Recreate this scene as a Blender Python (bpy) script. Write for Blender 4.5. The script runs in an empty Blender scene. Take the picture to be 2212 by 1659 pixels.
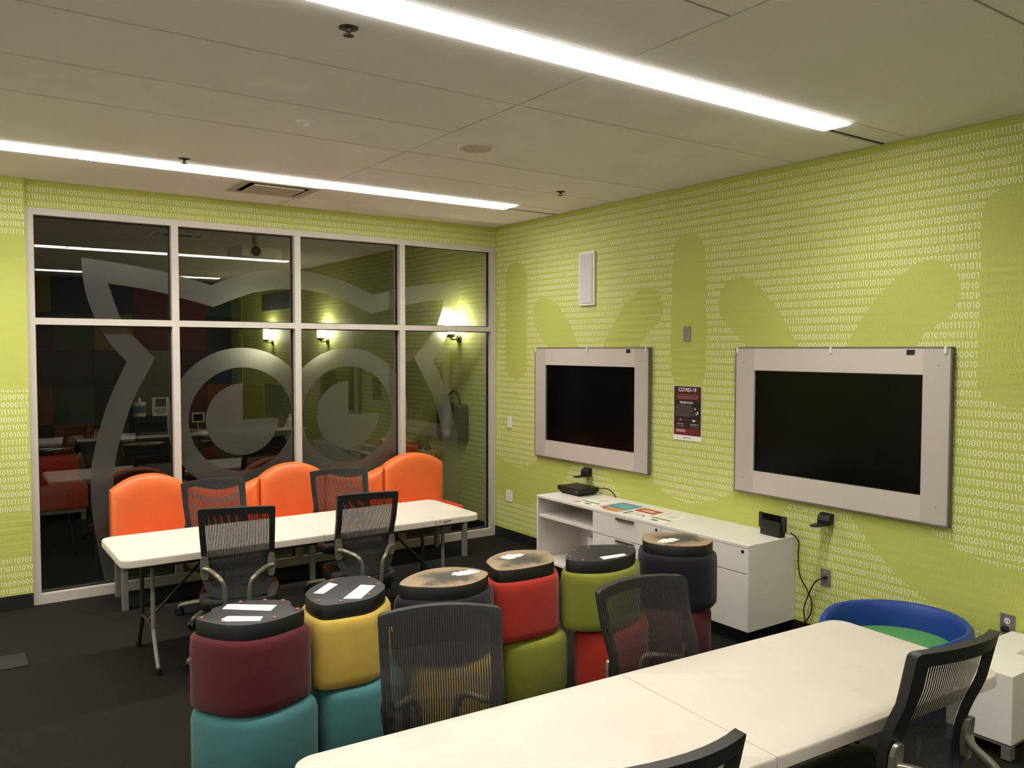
import bpy, bmesh, math, random
import numpy as np
from mathutils import Vector, Matrix

# ------------------------------------------------------------------ camera, world, exposure
SC = bpy.context.scene
COL = SC.collection
ZC = 3.247                      # ceiling height; right wall is x = 0, glazed wall is y = 0
yaw, pitch, roll = 0.611314, -0.0417585, 0.00134743
fw = Vector((math.sin(yaw)*math.cos(pitch), math.cos(yaw)*math.cos(pitch), math.sin(pitch)))
rt = Vector((math.cos(yaw), -math.sin(yaw), 0)); upv = rt.cross(fw)
r2 = rt*math.cos(roll)+upv*math.sin(roll); u2 = upv*math.cos(roll)-rt*math.sin(roll)
cam = bpy.data.cameras.new('camera'); cam.sensor_fit = 'HORIZONTAL'; cam.sensor_width = 36.0
cam.lens = 1783.257/2212*36; cam.clip_start = .05; cam.clip_end = 100
camo = bpy.data.objects.new('camera', cam); COL.objects.link(camo)
m3 = Matrix((r2, u2, -fw)).transposed().to_4x4(); m3.translation = Vector((-4.86413, -7.24582, 1.97))
camo.matrix_world = m3
SC.camera = camo
w = bpy.data.worlds.new('World'); SC.world = w; w.use_nodes = True
w.node_tree.nodes['Background'].inputs[0].default_value = (.02, .02, .022, 1)
w.node_tree.nodes['Background'].inputs[1].default_value = .05
SC.view_settings.view_transform = 'Standard'; SC.view_settings.look = 'None'
SC.view_settings.gamma = 1; SC.view_settings.use_curve_mapping = False
SC.view_settings.exposure = 0.18
LIGHT_STRENGTH = 14.0           # glow of the lens itself
LIGHT_POWER = 10.5              # watts thrown down by each 1.2 m of lens
LIGHT_SPREAD = 128.0
SCONCE_STRENGTH = 60.0

# ------------------------------------------------------------------ helpers
def lin(c):
    return tuple((x/255/12.92 if x/255 <= .04045 else ((x/255+.055)/1.055)**2.4) for x in c)

MATS = {}
def mat(name, col, rough=.6, metal=0., var=.08, scale=6., bump=0., bscale=200., spec=.5, emit=0., detail=3., sheen=0.):
    if name in MATS: return MATS[name]
    m = bpy.data.materials.new(name); m.use_nodes = True
    nt = m.node_tree; b = nt.nodes['Principled BSDF']
    c = lin(col)
    tc = nt.nodes.new('ShaderNodeTexCoord')
    n = nt.nodes.new('ShaderNodeTexNoise'); n.inputs['Scale'].default_value = scale; n.inputs['Detail'].default_value = detail
    nt.links.new(tc.outputs['Object'], n.inputs['Vector'])
    r = nt.nodes.new('ShaderNodeValToRGB')
    r.color_ramp.elements[0].position = .3; r.color_ramp.elements[1].position = .7
    r.color_ramp.elements[0].color = tuple(max(0, x*(1-var)) for x in c)+(1,)
    r.color_ramp.elements[1].color = tuple(min(1, x*(1+var)) for x in c)+(1,)
    nt.links.new(n.outputs['Fac'], r.inputs['Fac']); nt.links.new(r.outputs['Color'], b.inputs['Base Color'])
    b.inputs['Roughness'].default_value = rough; b.inputs['Metallic'].default_value = metal
    b.inputs['Specular IOR Level'].default_value = spec
    if sheen: b.inputs['Sheen Weight'].default_value = sheen
    if bump:
        n2 = nt.nodes.new('ShaderNodeTexNoise'); n2.inputs['Scale'].default_value = bscale
        nt.links.new(tc.outputs['Object'], n2.inputs['Vector'])
        bp = nt.nodes.new('ShaderNodeBump'); bp.inputs['Strength'].default_value = bump; bp.inputs['Distance'].default_value = .002
        nt.links.new(n2.outputs['Fac'], bp.inputs['Height']); nt.links.new(bp.outputs['Normal'], b.inputs['Normal'])
    if emit:
        b.inputs['Emission Color'].default_value = c+(1,); b.inputs['Emission Strength'].default_value = emit
    MATS[name] = m
    return m

class MB:
    """collects shapes; build() links them as ONE mesh object"""
    def __init__(s): s.v = []; s.f = []; s.m = []; s.mi = 0
    def add(s, vs, fs):
        o = len(s.v); s.v += [tuple(p) for p in vs]; s.f += [tuple(i+o for i in f) for f in fs]; s.m += [s.mi]*len(fs); return s
    def box(s, x0, x1, y0, y1, z0, z1):
        x0, x1 = min(x0, x1), max(x0, x1); y0, y1 = min(y0, y1), max(y0, y1); z0, z1 = min(z0, z1), max(z0, z1)
        return s.add([(x0,y0,z0),(x1,y0,z0),(x1,y1,z0),(x0,y1,z0),(x0,y0,z1),(x1,y0,z1),(x1,y1,z1),(x0,y1,z1)],
                     [(0,3,2,1),(4,5,6,7),(0,1,5,4),(1,2,6,5),(2,3,7,6),(3,0,4,7)])
    def rbox(s, x0, x1, y0, y1, z0, z1, r=.01, seg=2):
        bm = bmesh.new(); bmesh.ops.create_cube(bm, size=1)
        for v in bm.verts:
            v.co = ((x0+x1)/2+v.co.x*abs(x1-x0), (y0+y1)/2+v.co.y*abs(y1-y0), (z0+z1)/2+v.co.z*abs(z1-z0))
        bmesh.ops.bevel(bm, geom=list(bm.edges), offset=r, segments=seg, affect='EDGES', profile=.5)
        bm.verts.index_update()
        s.add([tuple(v.co) for v in bm.verts], [[v.index for v in f.verts] for f in bm.faces]); bm.free(); return s
    def levels(s, poly, lev):
        """closed outline lofted through (z, inset) levels, capped"""
        n = len(poly); base = len(s.v); vs = []
        for z, ins in lev: vs += [(p[0], p[1], z) for p in inset(poly, ins)]
        fs = []
        for k in range(len(lev)-1):
            for i in range(n):
                j = (i+1) % n; fs.append((k*n+i, k*n+j, (k+1)*n+j, (k+1)*n+i))
        fs.append(tuple(range(n))[::-1]); fs.append(tuple((len(lev)-1)*n+i for i in range(n)))
        return s.add(vs, fs)
    def prism(s, poly, z0, z1): return s.levels(poly, [(z0, 0), (z1, 0)])
    def tube(s, pts, r, seg=10, smooth=True, cap=True):
        pts = [Vector(p) for p in pts]
        if smooth and len(pts) > 2: pts = catmull(pts, 6)
        rs = r if isinstance(r, (list, tuple)) else [r]*len(pts)
        if len(rs) != len(pts): rs = [rs[0]+(rs[-1]-rs[0])*i/(len(pts)-1) for i in range(len(pts))]
        vs = []; fs = []; ref = None
        for i, p in enumerate(pts):
            t = (pts[min(i+1, len(pts)-1)]-pts[max(i-1, 0)]).normalized()
            if ref is None:
                ref = t.orthogonal().normalized()
            ref = (ref-t*ref.dot(t)).normalized(); bi = t.cross(ref)
            for k in range(seg):
                a = 2*math.pi*k/seg; vs.append(p+ref*math.cos(a)*rs[i]+bi*math.sin(a)*rs[i])
        for i in range(len(pts)-1):
            for k in range(seg):
                l = (k+1) % seg; fs.append((i*seg+k, i*seg+l, (i+1)*seg+l, (i+1)*seg+k))
        if cap: fs.append(tuple(range(seg))[::-1]); fs.append(tuple((len(pts)-1)*seg+k for k in range(seg)))
        return s.add(vs, fs)
    def lathe(s, prof, c=(0, 0, 0), seg=24, axis='z', sx=1., sy=1.):
        vs = []; fs = []
        for r, h in prof:
            for k in range(seg):
                a = 2*math.pi*k/seg; x, y = r*math.cos(a)*sx, r*math.sin(a)*sy
                vs.append({'z': (c[0]+x, c[1]+y, c[2]+h), 'x': (c[0]+h, c[1]+x, c[2]+y), 'y': (c[0]+x, c[1]+h, c[2]-y)}[axis])
        for i in range(len(prof)-1):
            for k in range(seg):
                l = (k+1) % seg; fs.append((i*seg+k, i*seg+l, (i+1)*seg+l, (i+1)*seg+k))
        fs.append(tuple(range(seg))[::-1]); fs.append(tuple((len(prof)-1)*seg+k for k in range(seg)))
        return s.add(vs, fs)
    def build(s, name, m, parent=None, smooth=False, bevel=0, loc=None):
        me = bpy.data.meshes.new(name); me.from_pydata(s.v, [], s.f)
        for x in (m if isinstance(m, list) else [m]): me.materials.append(x)
        if isinstance(m, list): me.polygons.foreach_set('material_index', s.m)
        bm = bmesh.new(); bm.from_mesh(me); bmesh.ops.recalc_face_normals(bm, faces=bm.faces); bm.to_mesh(me); bm.free()
        if smooth:
            me.polygons.foreach_set('use_smooth', [True]*len(me.polygons))
            try: me.set_sharp_from_angle(angle=math.radians(38))
            except Exception: pass
        o = bpy.data.objects.new(name, me); COL.objects.link(o)
        if parent: o.parent = parent
        if loc: o.location = loc
        if bevel:
            b = o.modifiers.new('bevel', 'BEVEL'); b.width = bevel; b.segments = 2; b.limit_method = 'ANGLE'
        return o

def catmull(p, n, closed=False):
    out = []; L = len(p)
    rng = range(L) if closed else range(L-1)
    for i in rng:
        if closed: a, b, c, d = p[(i-1) % L], p[i], p[(i+1) % L], p[(i+2) % L]
        else: a, b, c, d = p[max(i-1, 0)], p[i], p[i+1], p[min(i+2, L-1)]
        for k in range(n):
            t = k/n
            out.append(.5*((2*b)+(c-a)*t+(2*a-5*b+4*c-d)*t*t+(3*b-a-3*c+d)*t**3))
    if not closed: out.append(p[-1])
    return out

def smooth_poly(pts, n=4): return [(v.x, v.y) for v in catmull([Vector((a, b, 0)) for a, b in pts], n, True)]

def inset(poly, d):
    if not d: return list(poly)
    n = len(poly); A = sum(poly[i][0]*poly[(i+1) % n][1]-poly[(i+1) % n][0]*poly[i][1] for i in range(n))
    sg = 1 if A > 0 else -1; out = []
    for i in range(n):
        a, b, c = Vector(poly[i-1]), Vector(poly[i]), Vector(poly[(i+1) % n])
        t = (c-a)
        if t.length < 1e-9: out.append(tuple(b)); continue
        t.normalize(); nn = Vector((-t.y, t.x))*sg
        out.append((b.x+nn.x*d, b.y+nn.y*d))
    return out

def roundrect(x0, x1, y0, y1, r, seg=6):
    out = []
    for cx, cy, a0 in ((x1-r, y1-r, 0), (x0+r, y1-r, 90), (x0+r, y0+r, 180), (x1-r, y0+r, 270)):
        for k in range(seg+1):
            a = math.radians(a0+90*k/seg); out.append((cx+r*math.cos(a), cy+r*math.sin(a)))
    return out

def tag(o, label=None, cat=None, group=None, kind=None):
    if label: o['label'] = label
    if cat: o['category'] = cat
    if group: o['group'] = group
    if kind: o['kind'] = kind
    return o
def empty(name, loc=(0, 0, 0), rz=0, label=None, cat=None, group=None, kind=None):
    o = bpy.data.objects.new(name, None); COL.objects.link(o); o.location = loc; o.rotation_euler = (0, 0, rz)
    o.empty_display_size = .1
    return tag(o, label, cat, group, kind)
def copy_tree(o, parent=None):
    c = o.copy(); COL.objects.link(c)
    if parent is not None: c.parent = parent
    for ch in list(o.children): copy_tree(ch, c)
    return c
def text_part(name, body, size, m, parent, loc, rot, align='CENTER', xs=1., bold=0.):
    cu = bpy.data.curves.new(name, 'FONT'); cu.body = body; cu.size = size; cu.align_x = align; cu.align_y = 'CENTER'; cu.offset = bold*size
    t = bpy.data.objects.new(name+'_tmp', cu); COL.objects.link(t)
    me = bpy.data.meshes.new_from_object(t.evaluated_get(bpy.context.evaluated_depsgraph_get()))
    bpy.data.objects.remove(t); bpy.data.curves.remove(cu)
    me.materials.clear(); me.materials.append(m)
    o = bpy.data.objects.new(name, me); COL.objects.link(o); o.parent = parent; o.location = loc; o.rotation_euler = rot; o.scale = (xs, 1, 1)
    return o
# ---- traced outlines in metres (wall y,z / glass x,z / floor x,y)
WALL_MASK=[[(-0.195, 2.744), (-0.252, 2.832), (-0.385, 2.861), (-0.514, 2.811), (-0.568, 2.716), (-0.572, 1.79), (-0.517, 1.697), (-0.388, 1.654), (-0.255, 1.69), (-0.197, 1.783)],
 [(-0.666, 2.394), (-0.723, 2.449), (-0.819, 2.478), (-0.949, 2.461), (-1.04, 2.412), (-1.148, 2.308), (-1.236, 2.218), (-1.288, 2.14), (-1.34, 2.053), (-1.383, 1.983), (-1.383, 1.956), (-0.933, 1.955), (-0.933, 1.983), (-0.821, 2.069), (-0.705, 2.185), (-0.666, 2.302)],
 [(-1.715, 1.957), (-1.715, 1.988), (-1.745, 2.06), (-1.806, 2.142), (-1.881, 2.222), (-1.955, 2.32), (-2.056, 2.406), (-2.155, 2.469), (-2.28, 2.491), (-2.375, 2.457), (-2.428, 2.387), (-2.449, 2.32), (-2.437, 2.244), (-2.378, 2.179), (-2.284, 2.123), (-2.216, 2.046), (-2.174, 1.987), (-2.175, 1.958)],
 [(0.021, 2.46), (-0.001, 2.446), (-0.067, 2.394), (-0.089, 2.284), (-0.046, 2.174), (-0.001, 2.126), (0.021, 2.114)],
 [(-2.552, 2.766), (-2.587, 2.836), (-2.651, 2.877), (-2.723, 2.883), (-2.795, 2.864), (-2.857, 2.807), (-2.891, 2.716), (-2.908, 2.167), (-2.909, 1.812), (-2.882, 1.722), (-2.836, 1.667), (-2.632, 1.659), (-2.571, 1.712), (-2.54, 1.785), (-2.535, 2.176)],
 [(-3.093, 2.466), (-3.037, 2.4), (-3.015, 2.332), (-3.039, 2.223), (-3.098, 2.162), (-3.164, 2.109), (-3.208, 2.071), (-3.273, 2.003), (-3.274, 1.938), (-3.75, 1.941), (-3.738, 1.988), (-3.723, 2.014), (-3.646, 2.13), (-3.579, 2.225), (-3.5, 2.319), (-3.419, 2.399), (-3.323, 2.481), (-3.227, 2.508), (-3.162, 2.503)],
 [(-4.095, 1.966), (-4.094, 1.992), (-4.121, 2.052), (-4.167, 2.119), (-4.211, 2.186), (-4.264, 2.259), (-4.342, 2.346), (-4.427, 2.414), (-4.51, 2.464), (-4.591, 2.505), (-4.678, 2.505), (-4.749, 2.468), (-4.788, 2.427), (-4.819, 2.356), (-4.821, 2.273), (-4.793, 2.213), (-4.748, 2.161), (-4.664, 2.109), (-4.601, 2.062), (-4.562, 1.999), (-4.562, 1.967)],
 [(-5.337, 2.844), (-5.139, 2.876), (-5.031, 2.864), (-4.956, 2.827), (-4.925, 2.756), (-4.924, 2.379), (-4.921, 1.855), (-4.924, 1.75), (-4.958, 1.699), (-5.021, 1.671), (-5.094, 1.654), (-5.369, 1.621)],
 [(-0.008, 0.851), (-0.113, 0.838), (-0.258, 0.781), (-0.447, 0.77), (-0.638, 0.82), (-0.768, 0.899), (-0.768, 0.991), (-1.347, 0.984), (-1.294, 0.9), (-1.232, 0.819), (-1.143, 0.697), (-1.072, 0.554), (-0.891, 0.414), (-0.747, 0.46), (-0.671, 0.425), (-0.391, 0.391), (-0.113, 0.436), (-0.008, 0.461)],
 [(-1.741, 0.964), (-1.84, 0.832), (-1.961, 0.698), (-2.009, 0.593), (-3.739, 0.547), (-3.582, 0.746), (-3.646, 0.865), (-3.698, 0.919), (-3.697, 0.993), (-3.186, 0.99), (-3.188, 0.921), (-3.14, 0.889), (-3.038, 0.829), (-2.877, 0.779), (-2.728, 0.756), (-2.578, 0.778), (-2.475, 0.812), (-2.395, 0.847), (-2.309, 0.897), (-2.286, 0.987)],
 [(-4.643, 0.922), (-4.691, 0.881), (-4.794, 0.828), (-4.864, 0.796), (-4.96, 0.77), (-5.046, 0.757), (-5.391, 0.766), (-5.403, 0.323), (-4.998, 0.361), (-4.91, 0.382), (-4.836, 0.4), (-4.662, 0.465), (-4.545, 0.525), (-4.467, 0.573), (-4.396, 0.633), (-4.323, 0.694), (-4.277, 0.745), (-4.222, 0.803), (-4.165, 0.869), (-4.134, 0.933), (-4.086, 0.987), (-4.642, 0.959)]]
OWL=[(-3.766, 0.085), (-3.789, 0.202), (-3.827, 0.467), (-3.85, 0.657), (-3.86, 0.849), (-3.851, 1.017), (-3.832, 1.148), (-3.799, 1.261), (-3.764, 1.412), (-3.717, 1.55), (-3.661, 1.685), (-3.615, 1.782), (-3.575, 1.868), (-3.678, 1.984), (-3.754, 2.106), (-3.806, 2.217), (-3.862, 2.392), (-3.884, 2.529), (-3.892, 2.691), (-3.632, 2.664), (-3.456, 2.642), (-3.239, 2.606), (-3.119, 2.574), (-2.899, 2.518), (-2.749, 2.582), (-2.563, 2.643), (-2.353, 2.683), (-2.093, 2.689), (-1.912, 2.665), (-1.681, 2.613), (-1.502, 2.542), (-1.386, 2.494), (-1.256, 2.526), (-1.025, 2.585), (-0.736, 2.632), (-0.409, 2.652), (-0.417, 2.505), (-0.46, 2.323), (-0.532, 2.168), (-0.614, 1.997), (-0.72, 1.861), (-0.631, 1.686), (-0.544, 1.494), (-0.511, 1.388), (-0.47, 1.209), (-0.434, 1.025), (-0.412, 0.791), (-0.424, 0.551), (-0.458, 0.312), (-0.525, 0.078), (-0.701, 0.1), (-0.64, 0.332), (-0.607, 0.568), (-0.595, 0.806), (-0.606, 1.035), (-0.643, 1.218), (-0.681, 1.381), (-0.724, 1.5), (-0.83, 1.69), (-0.939, 1.899), (-0.802, 2.034), (-0.681, 2.199), (-0.613, 2.378), (-0.598, 2.473), (-0.801, 2.452), (-1.026, 2.407), (-1.129, 2.377), (-1.406, 2.311), (-1.682, 2.426), (-1.913, 2.495), (-2.095, 2.517), (-2.355, 2.506), (-2.565, 2.461), (-2.703, 2.406), (-2.881, 2.332), (-3.131, 2.395), (-3.242, 2.425), (-3.459, 2.466), (-3.703, 2.496), (-3.663, 2.362), (-3.618, 2.222), (-3.563, 2.12), (-3.466, 2.015), (-3.358, 1.893), (-3.45, 1.718), (-3.517, 1.592), (-3.57, 1.446), (-3.61, 1.325), (-3.662, 1.136), (-3.681, 1.022), (-3.691, 0.879), (-3.687, 0.669), (-3.663, 0.439), (-3.623, 0.185), (-3.6, 0.085)]
OWL_N=(50,45)
PL_S1=[(-3.956, -3.556), (-3.912, -3.518), (-3.874, -3.489), (-3.85, -3.449), (-3.724, -3.418), (-3.622, -3.459), (-3.534, -3.532), (-3.547, -3.616), (-3.542, -3.663), (-3.521, -3.701), (-3.595, -3.746), (-3.718, -3.781), (-3.819, -3.761), (-3.901, -3.681)]
PL_S2=[(-3.425, -3.467), (-3.35, -3.377), (-3.232, -3.304), (-3.136, -3.313), (-3.053, -3.354), (-3.037, -3.455), (-3.05, -3.556), (-3.094, -3.632), (-3.206, -3.723), (-3.319, -3.727), (-3.424, -3.704), (-3.449, -3.628), (-3.445, -3.535)]
PL_S3=[(-2.979, -3.576), (-2.882, -3.487), (-2.747, -3.43), (-2.614, -3.449), (-2.523, -3.54), (-2.499, -3.629), (-2.519, -3.684), (-2.599, -3.749), (-2.713, -3.785), (-2.831, -3.757), (-2.924, -3.689), (-2.976, -3.627)]
PL_S4=[(-2.391, -3.455), (-2.278, -3.37), (-2.151, -3.34), (-2.043, -3.388), (-1.983, -3.456), (-2.019, -3.569), (-2.075, -3.657), (-2.137, -3.692), (-2.272, -3.701), (-2.377, -3.687), (-2.443, -3.652), (-2.443, -3.596), (-2.426, -3.536)]
PL_S5=[(-1.981, -3.66), (-1.866, -3.559), (-1.731, -3.493), (-1.618, -3.522), (-1.502, -3.602), (-1.484, -3.685), (-1.537, -3.752), (-1.651, -3.824), (-1.809, -3.841), (-1.932, -3.785), (-1.98, -3.723)]
PL_S6=[(-1.28, -3.548), (-1.191, -3.472), (-1.094, -3.489), (-0.976, -3.578), (-0.935, -3.67), (-0.96, -3.731), (-0.954, -3.812), (-0.995, -3.858), (-1.107, -3.893), (-1.239, -3.827), (-1.315, -3.71), (-1.323, -3.617)]
# ------------------------------------------------------------------ materials
GREEN = mat('wall_lime_paint', (191, 199, 100), .62, var=.04, scale=1.5, spec=.25)
PRINT = mat('digit_print_pale', (242, 242, 206), .6, var=.02)
FAINT = mat('digit_print_faint', (197, 202, 110), .6, var=.02, spec=.25)
CEILM = mat('ceiling_panel_white', (247, 245, 243), .85, var=.03, scale=2, bump=.1, bscale=400, spec=.2)
PLENUM = mat('ceiling_void_dark', (34, 30, 25), .9)
CARPET = mat('carpet_charcoal', (33, 31, 28), .95, var=.12, scale=60, bump=.25, bscale=900, spec=.1, detail=6)
BASEB = mat('rubber_base_black', (22, 21, 20), .6)
ALU = mat('frame_silver_aluminium', (204, 197, 186), .5, .1, var=.03, spec=.4)
GASKET = mat('glazing_gasket_black', (18, 17, 18), .6)
WHITE = mat('white_laminate', (228, 223, 215), .38, var=.015, scale=4)
WHITE_TOP = mat('white_plastic_tabletop', (206, 197, 184), .55, var=.03, scale=5, bump=.15, bscale=300)
GREYLEG = mat('grey_powder_coat', (128, 126, 120), .5, .2)
DARKLEG = mat('dark_bronze_steel', (66, 62, 58), .45, .5)
SILVER = mat('satin_silver_tube', (150, 146, 132), .35, .7, var=.03)
BLACKP = mat('black_plastic', (20, 20, 20), .45, var=.1)
BLACKPL = mat('charcoal_back_frame', (30, 30, 30), .5, var=.05)
MESHF = mat('charcoal_mesh_ribs', (52, 50, 48), .8, var=.05, spec=.2)
SEATF = mat('black_vinyl_seat', (24, 23, 23), .42, var=.1, bump=.15, bscale=90)
ORANGE = mat('orange_vinyl', (232, 112, 54), .42, var=.04, bump=.08, bscale=60)
REDV = mat('red_vinyl', (206, 60, 36), .42, var=.04, bump=.08, bscale=60)
SCREEN = mat('screen_black_glass', (6, 6, 6), .2, var=.05, spec=.14)
BEZEL = mat('display_bezel_silver', (206, 196, 186), .45, .1, var=.025, scale=2)
BEZEL2 = mat('display_side_silver', (192, 183, 174), .45, .1, var=.025, scale=2)
EDGE = mat('display_edge_grey', (120, 113, 106), .5, .3)
PLATEW = mat('white_plastic_plate', (232, 229, 220), .4, var=.01)
STEEL = mat('steel_plate', (150, 145, 140), .4, .6)
PAPER = mat('paper_white', (240, 238, 232), .7, var=.03, scale=30)
BLUE = mat('blue_foam_vinyl', (26, 62, 140), .45, var=.04, bump=.05)
GREENC = mat('green_cushion', (78, 146, 84), .6, var=.04)
def fab(n, c): return mat('fabric_'+n, c, .75, var=.06, scale=12, bump=.25, bscale=500, spec=.25, sheen=.15)
MAROON = fab('maroon', (82, 19, 30)); TEAL = fab('teal', (62, 112, 112)); YELLOW = fab('yellow', (190, 160, 70))
PURPLE = fab('dark_purple', (20, 12, 27)); RED = fab('red', (164, 42, 28)); LIME = fab('lime', (122, 126, 40))
BLKBOARD = mat('black_painted_board', (34, 32, 36), .5, var=.1, scale=20)
BLKEDGE = mat('black_board_edge', (9, 8, 8), .5)
COPPER = mat('copper_glide', (150, 104, 80), .5, .4)
GLUE = mat('dried_white_glue', (222, 218, 208), .7, var=.1, scale=40)
def scuffed():
    m = mat('tan_scuffed_board', (150, 128, 98), .7, var=.08, scale=12)
    nt = m.node_tree; b = nt.nodes['Principled BSDF']
    src = b.inputs['Base Color'].links[0].from_socket
    tc = nt.nodes.new('ShaderNodeTexCoord')
    n = nt.nodes.new('ShaderNodeTexNoise'); n.inputs['Scale'].default_value = 7; n.inputs['Detail'].default_value = 10; n.inputs['Roughness'].default_value = .7
    nt.links.new(tc.outputs['Object'], n.inputs['Vector'])
    sx = nt.nodes.new('ShaderNodeSeparateXYZ'); nt.links.new(tc.outputs['Object'], sx.inputs[0])
    cx = nt.nodes.new('ShaderNodeCombineXYZ'); nt.links.new(sx.outputs[0], cx.inputs[0]); nt.links.new(sx.outputs[1], cx.inputs[1])
    ln = nt.nodes.new('ShaderNodeVectorMath'); ln.operation = 'LENGTH'; nt.links.new(cx.outputs[0], ln.inputs[0])
    ma = nt.nodes.new('ShaderNodeMath'); ma.operation = 'MULTIPLY_ADD'; ma.inputs[1].default_value = -2.2; nt.links.new(ln.outputs['Value'], ma.inputs[0]); nt.links.new(n.outputs['Fac'], ma.inputs[2])
    r = nt.nodes.new('ShaderNodeValToRGB'); r.color_ramp.elements[0].position = .12; r.color_ramp.elements[1].position = .32
    nt.links.new(ma.outputs[0], r.inputs['Fac'])
    mx = nt.nodes.new('ShaderNodeMix'); mx.data_type = 'RGBA'
    nt.links.new(r.outputs['Color'], mx.inputs[0]); nt.links.new(src, mx.inputs[6]); mx.inputs[7].default_value = lin((70, 66, 58))+(1,)
    nt.links.new(mx.outputs[2], b.inputs['Base Color'])
    return m
SCUFF = scuffed()
def smudged_top():
    m = mat('white_tabletop_stained', (202, 193, 180), .5, var=.03, scale=5, bump=.12, bscale=300)
    nt = m.node_tree; b = nt.nodes['Principled BSDF']; src = b.inputs['Base Color'].links[0].from_socket
    n = nt.nodes.new('ShaderNodeTexNoise'); n.inputs['Scale'].default_value = 2.6; n.inputs['Detail'].default_value = 5
    tc = nt.nodes.new('ShaderNodeTexCoord'); nt.links.new(tc.outputs['Object'], n.inputs['Vector'])
    r = nt.nodes.new('ShaderNodeValToRGB'); r.color_ramp.elements[0].position = .54; r.color_ramp.elements[1].position = .74
    r.color_ramp.elements[1].color = (.4, .4, .4, 1)
    nt.links.new(n.outputs['Fac'], r.inputs['Fac'])
    mx = nt.nodes.new('ShaderNodeMix'); mx.data_type = 'RGBA'
    nt.links.new(r.outputs['Color'], mx.inputs[0]); nt.links.new(src, mx.inputs[6]); mx.inputs[7].default_value = lin((170, 155, 150))+(1,)
    nt.links.new(mx.outputs[2], b.inputs['Base Color'])
    return m
STAINTOP = smudged_top()
def glass_mat():
    m = bpy.data.materials.new('pane_glass'); m.use_nodes = True; nt = m.node_tree; nt.nodes.clear()
    out = nt.nodes.new('ShaderNodeOutputMaterial'); tr = nt.nodes.new('ShaderNodeBsdfTransparent'); gl = nt.nodes.new('ShaderNodeBsdfGlossy')
    tr.inputs[0].default_value = (.86, .88, .87, 1); gl.inputs['Roughness'].default_value = .0; gl.inputs['Color'].default_value = (1, 1, 1, 1)
    lw = nt.nodes.new('ShaderNodeLayerWeight'); lw.inputs['Blend'].default_value = .5
    pw = nt.nodes.new('ShaderNodeMath'); pw.operation = 'POWER'; pw.inputs[1].default_value = 5
    mu = nt.nodes.new('ShaderNodeMath'); mu.operation = 'MULTIPLY_ADD'; mu.inputs[1].default_value = .9; mu.inputs[2].default_value = .045
    nt.links.new(lw.outputs['Facing'], pw.inputs[0]); nt.links.new(pw.outputs[0], mu.inputs[0])
    mx = nt.nodes.new('ShaderNodeMixShader'); nt.links.new(mu.outputs[0], mx.inputs[0]); nt.links.new(tr.outputs[0], mx.inputs[1]); nt.links.new(gl.outputs[0], mx.inputs[2])
    nt.links.new(mx.outputs[0], out.inputs[0]); MATS['pane_glass'] = m; return m
GLASS = glass_mat()
def frost_mat():
    m = bpy.data.materials.new('frosted_film'); m.use_nodes = True; nt = m.node_tree; nt.nodes.clear()
    out = nt.nodes.new('ShaderNodeOutputMaterial'); tr = nt.nodes.new('ShaderNodeBsdfTransparent'); tr.inputs[0].default_value = (.8, .8, .8, 1)
    df = nt.nodes.new('ShaderNodeBsdfDiffuse'); rf = nt.nodes.new('ShaderNodeBsdfRefraction'); rf.inputs['IOR'].default_value = 1.055; rf.inputs['Roughness'].default_value = 1.0
    n = nt.nodes.new('ShaderNodeTexNoise'); n.inputs['Scale'].default_value = 300
    r = nt.nodes.new('ShaderNodeValToRGB'); r.color_ramp.elements[0].color = (.5, .49, .47, 1); r.color_ramp.elements[1].color = (.58, .57, .55, 1)
    nt.links.new(n.outputs['Fac'], r.inputs['Fac']); nt.links.new(r.outputs[0], df.inputs[0]); rf.inputs[0].default_value = (.9, .9, .87, 1)
    tl = nt.nodes.new('ShaderNodeBsdfTranslucent'); tl.inputs[0].default_value = (.8, .8, .77, 1)
    a = nt.nodes.new('ShaderNodeMixShader'); a.inputs[0].default_value = .10; nt.links.new(rf.outputs[0], a.inputs[1]); nt.links.new(tl.outputs[0], a.inputs[2])
    b = nt.nodes.new('ShaderNodeMixShader'); b.inputs[0].default_value = .05; nt.links.new(a.outputs[0], b.inputs[1]); nt.links.new(df.outputs[0], b.inputs[2])
    c = nt.nodes.new('ShaderNodeMixShader'); c.inputs[0].default_value = .12; nt.links.new(b.outputs[0], c.inputs[1]); nt.links.new(tr.outputs[0], c.inputs[2])
    nt.links.new(c.outputs[0], out.inputs[0]); return m
FROST = frost_mat()
LAMP = mat('light_lens_lit', (255, 251, 244), .5, var=0, emit=LIGHT_STRENGTH)
SHADE = mat('sconce_shade_lit', (255, 246, 214), .5, var=0, emit=SCONCE_STRENGTH)

# ------------------------------------------------------------------ structure
XL, YR, YF = -7.6, -9.3, 9.0        # left wall, rear wall, far wall of the adjoining room
rnd = random.Random(7)
def struct(o): o['kind'] = 'structure'; return o
struct(MB().box(XL, 0, YR, YF, -.05, 0).build('floor', CARPET))

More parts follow.
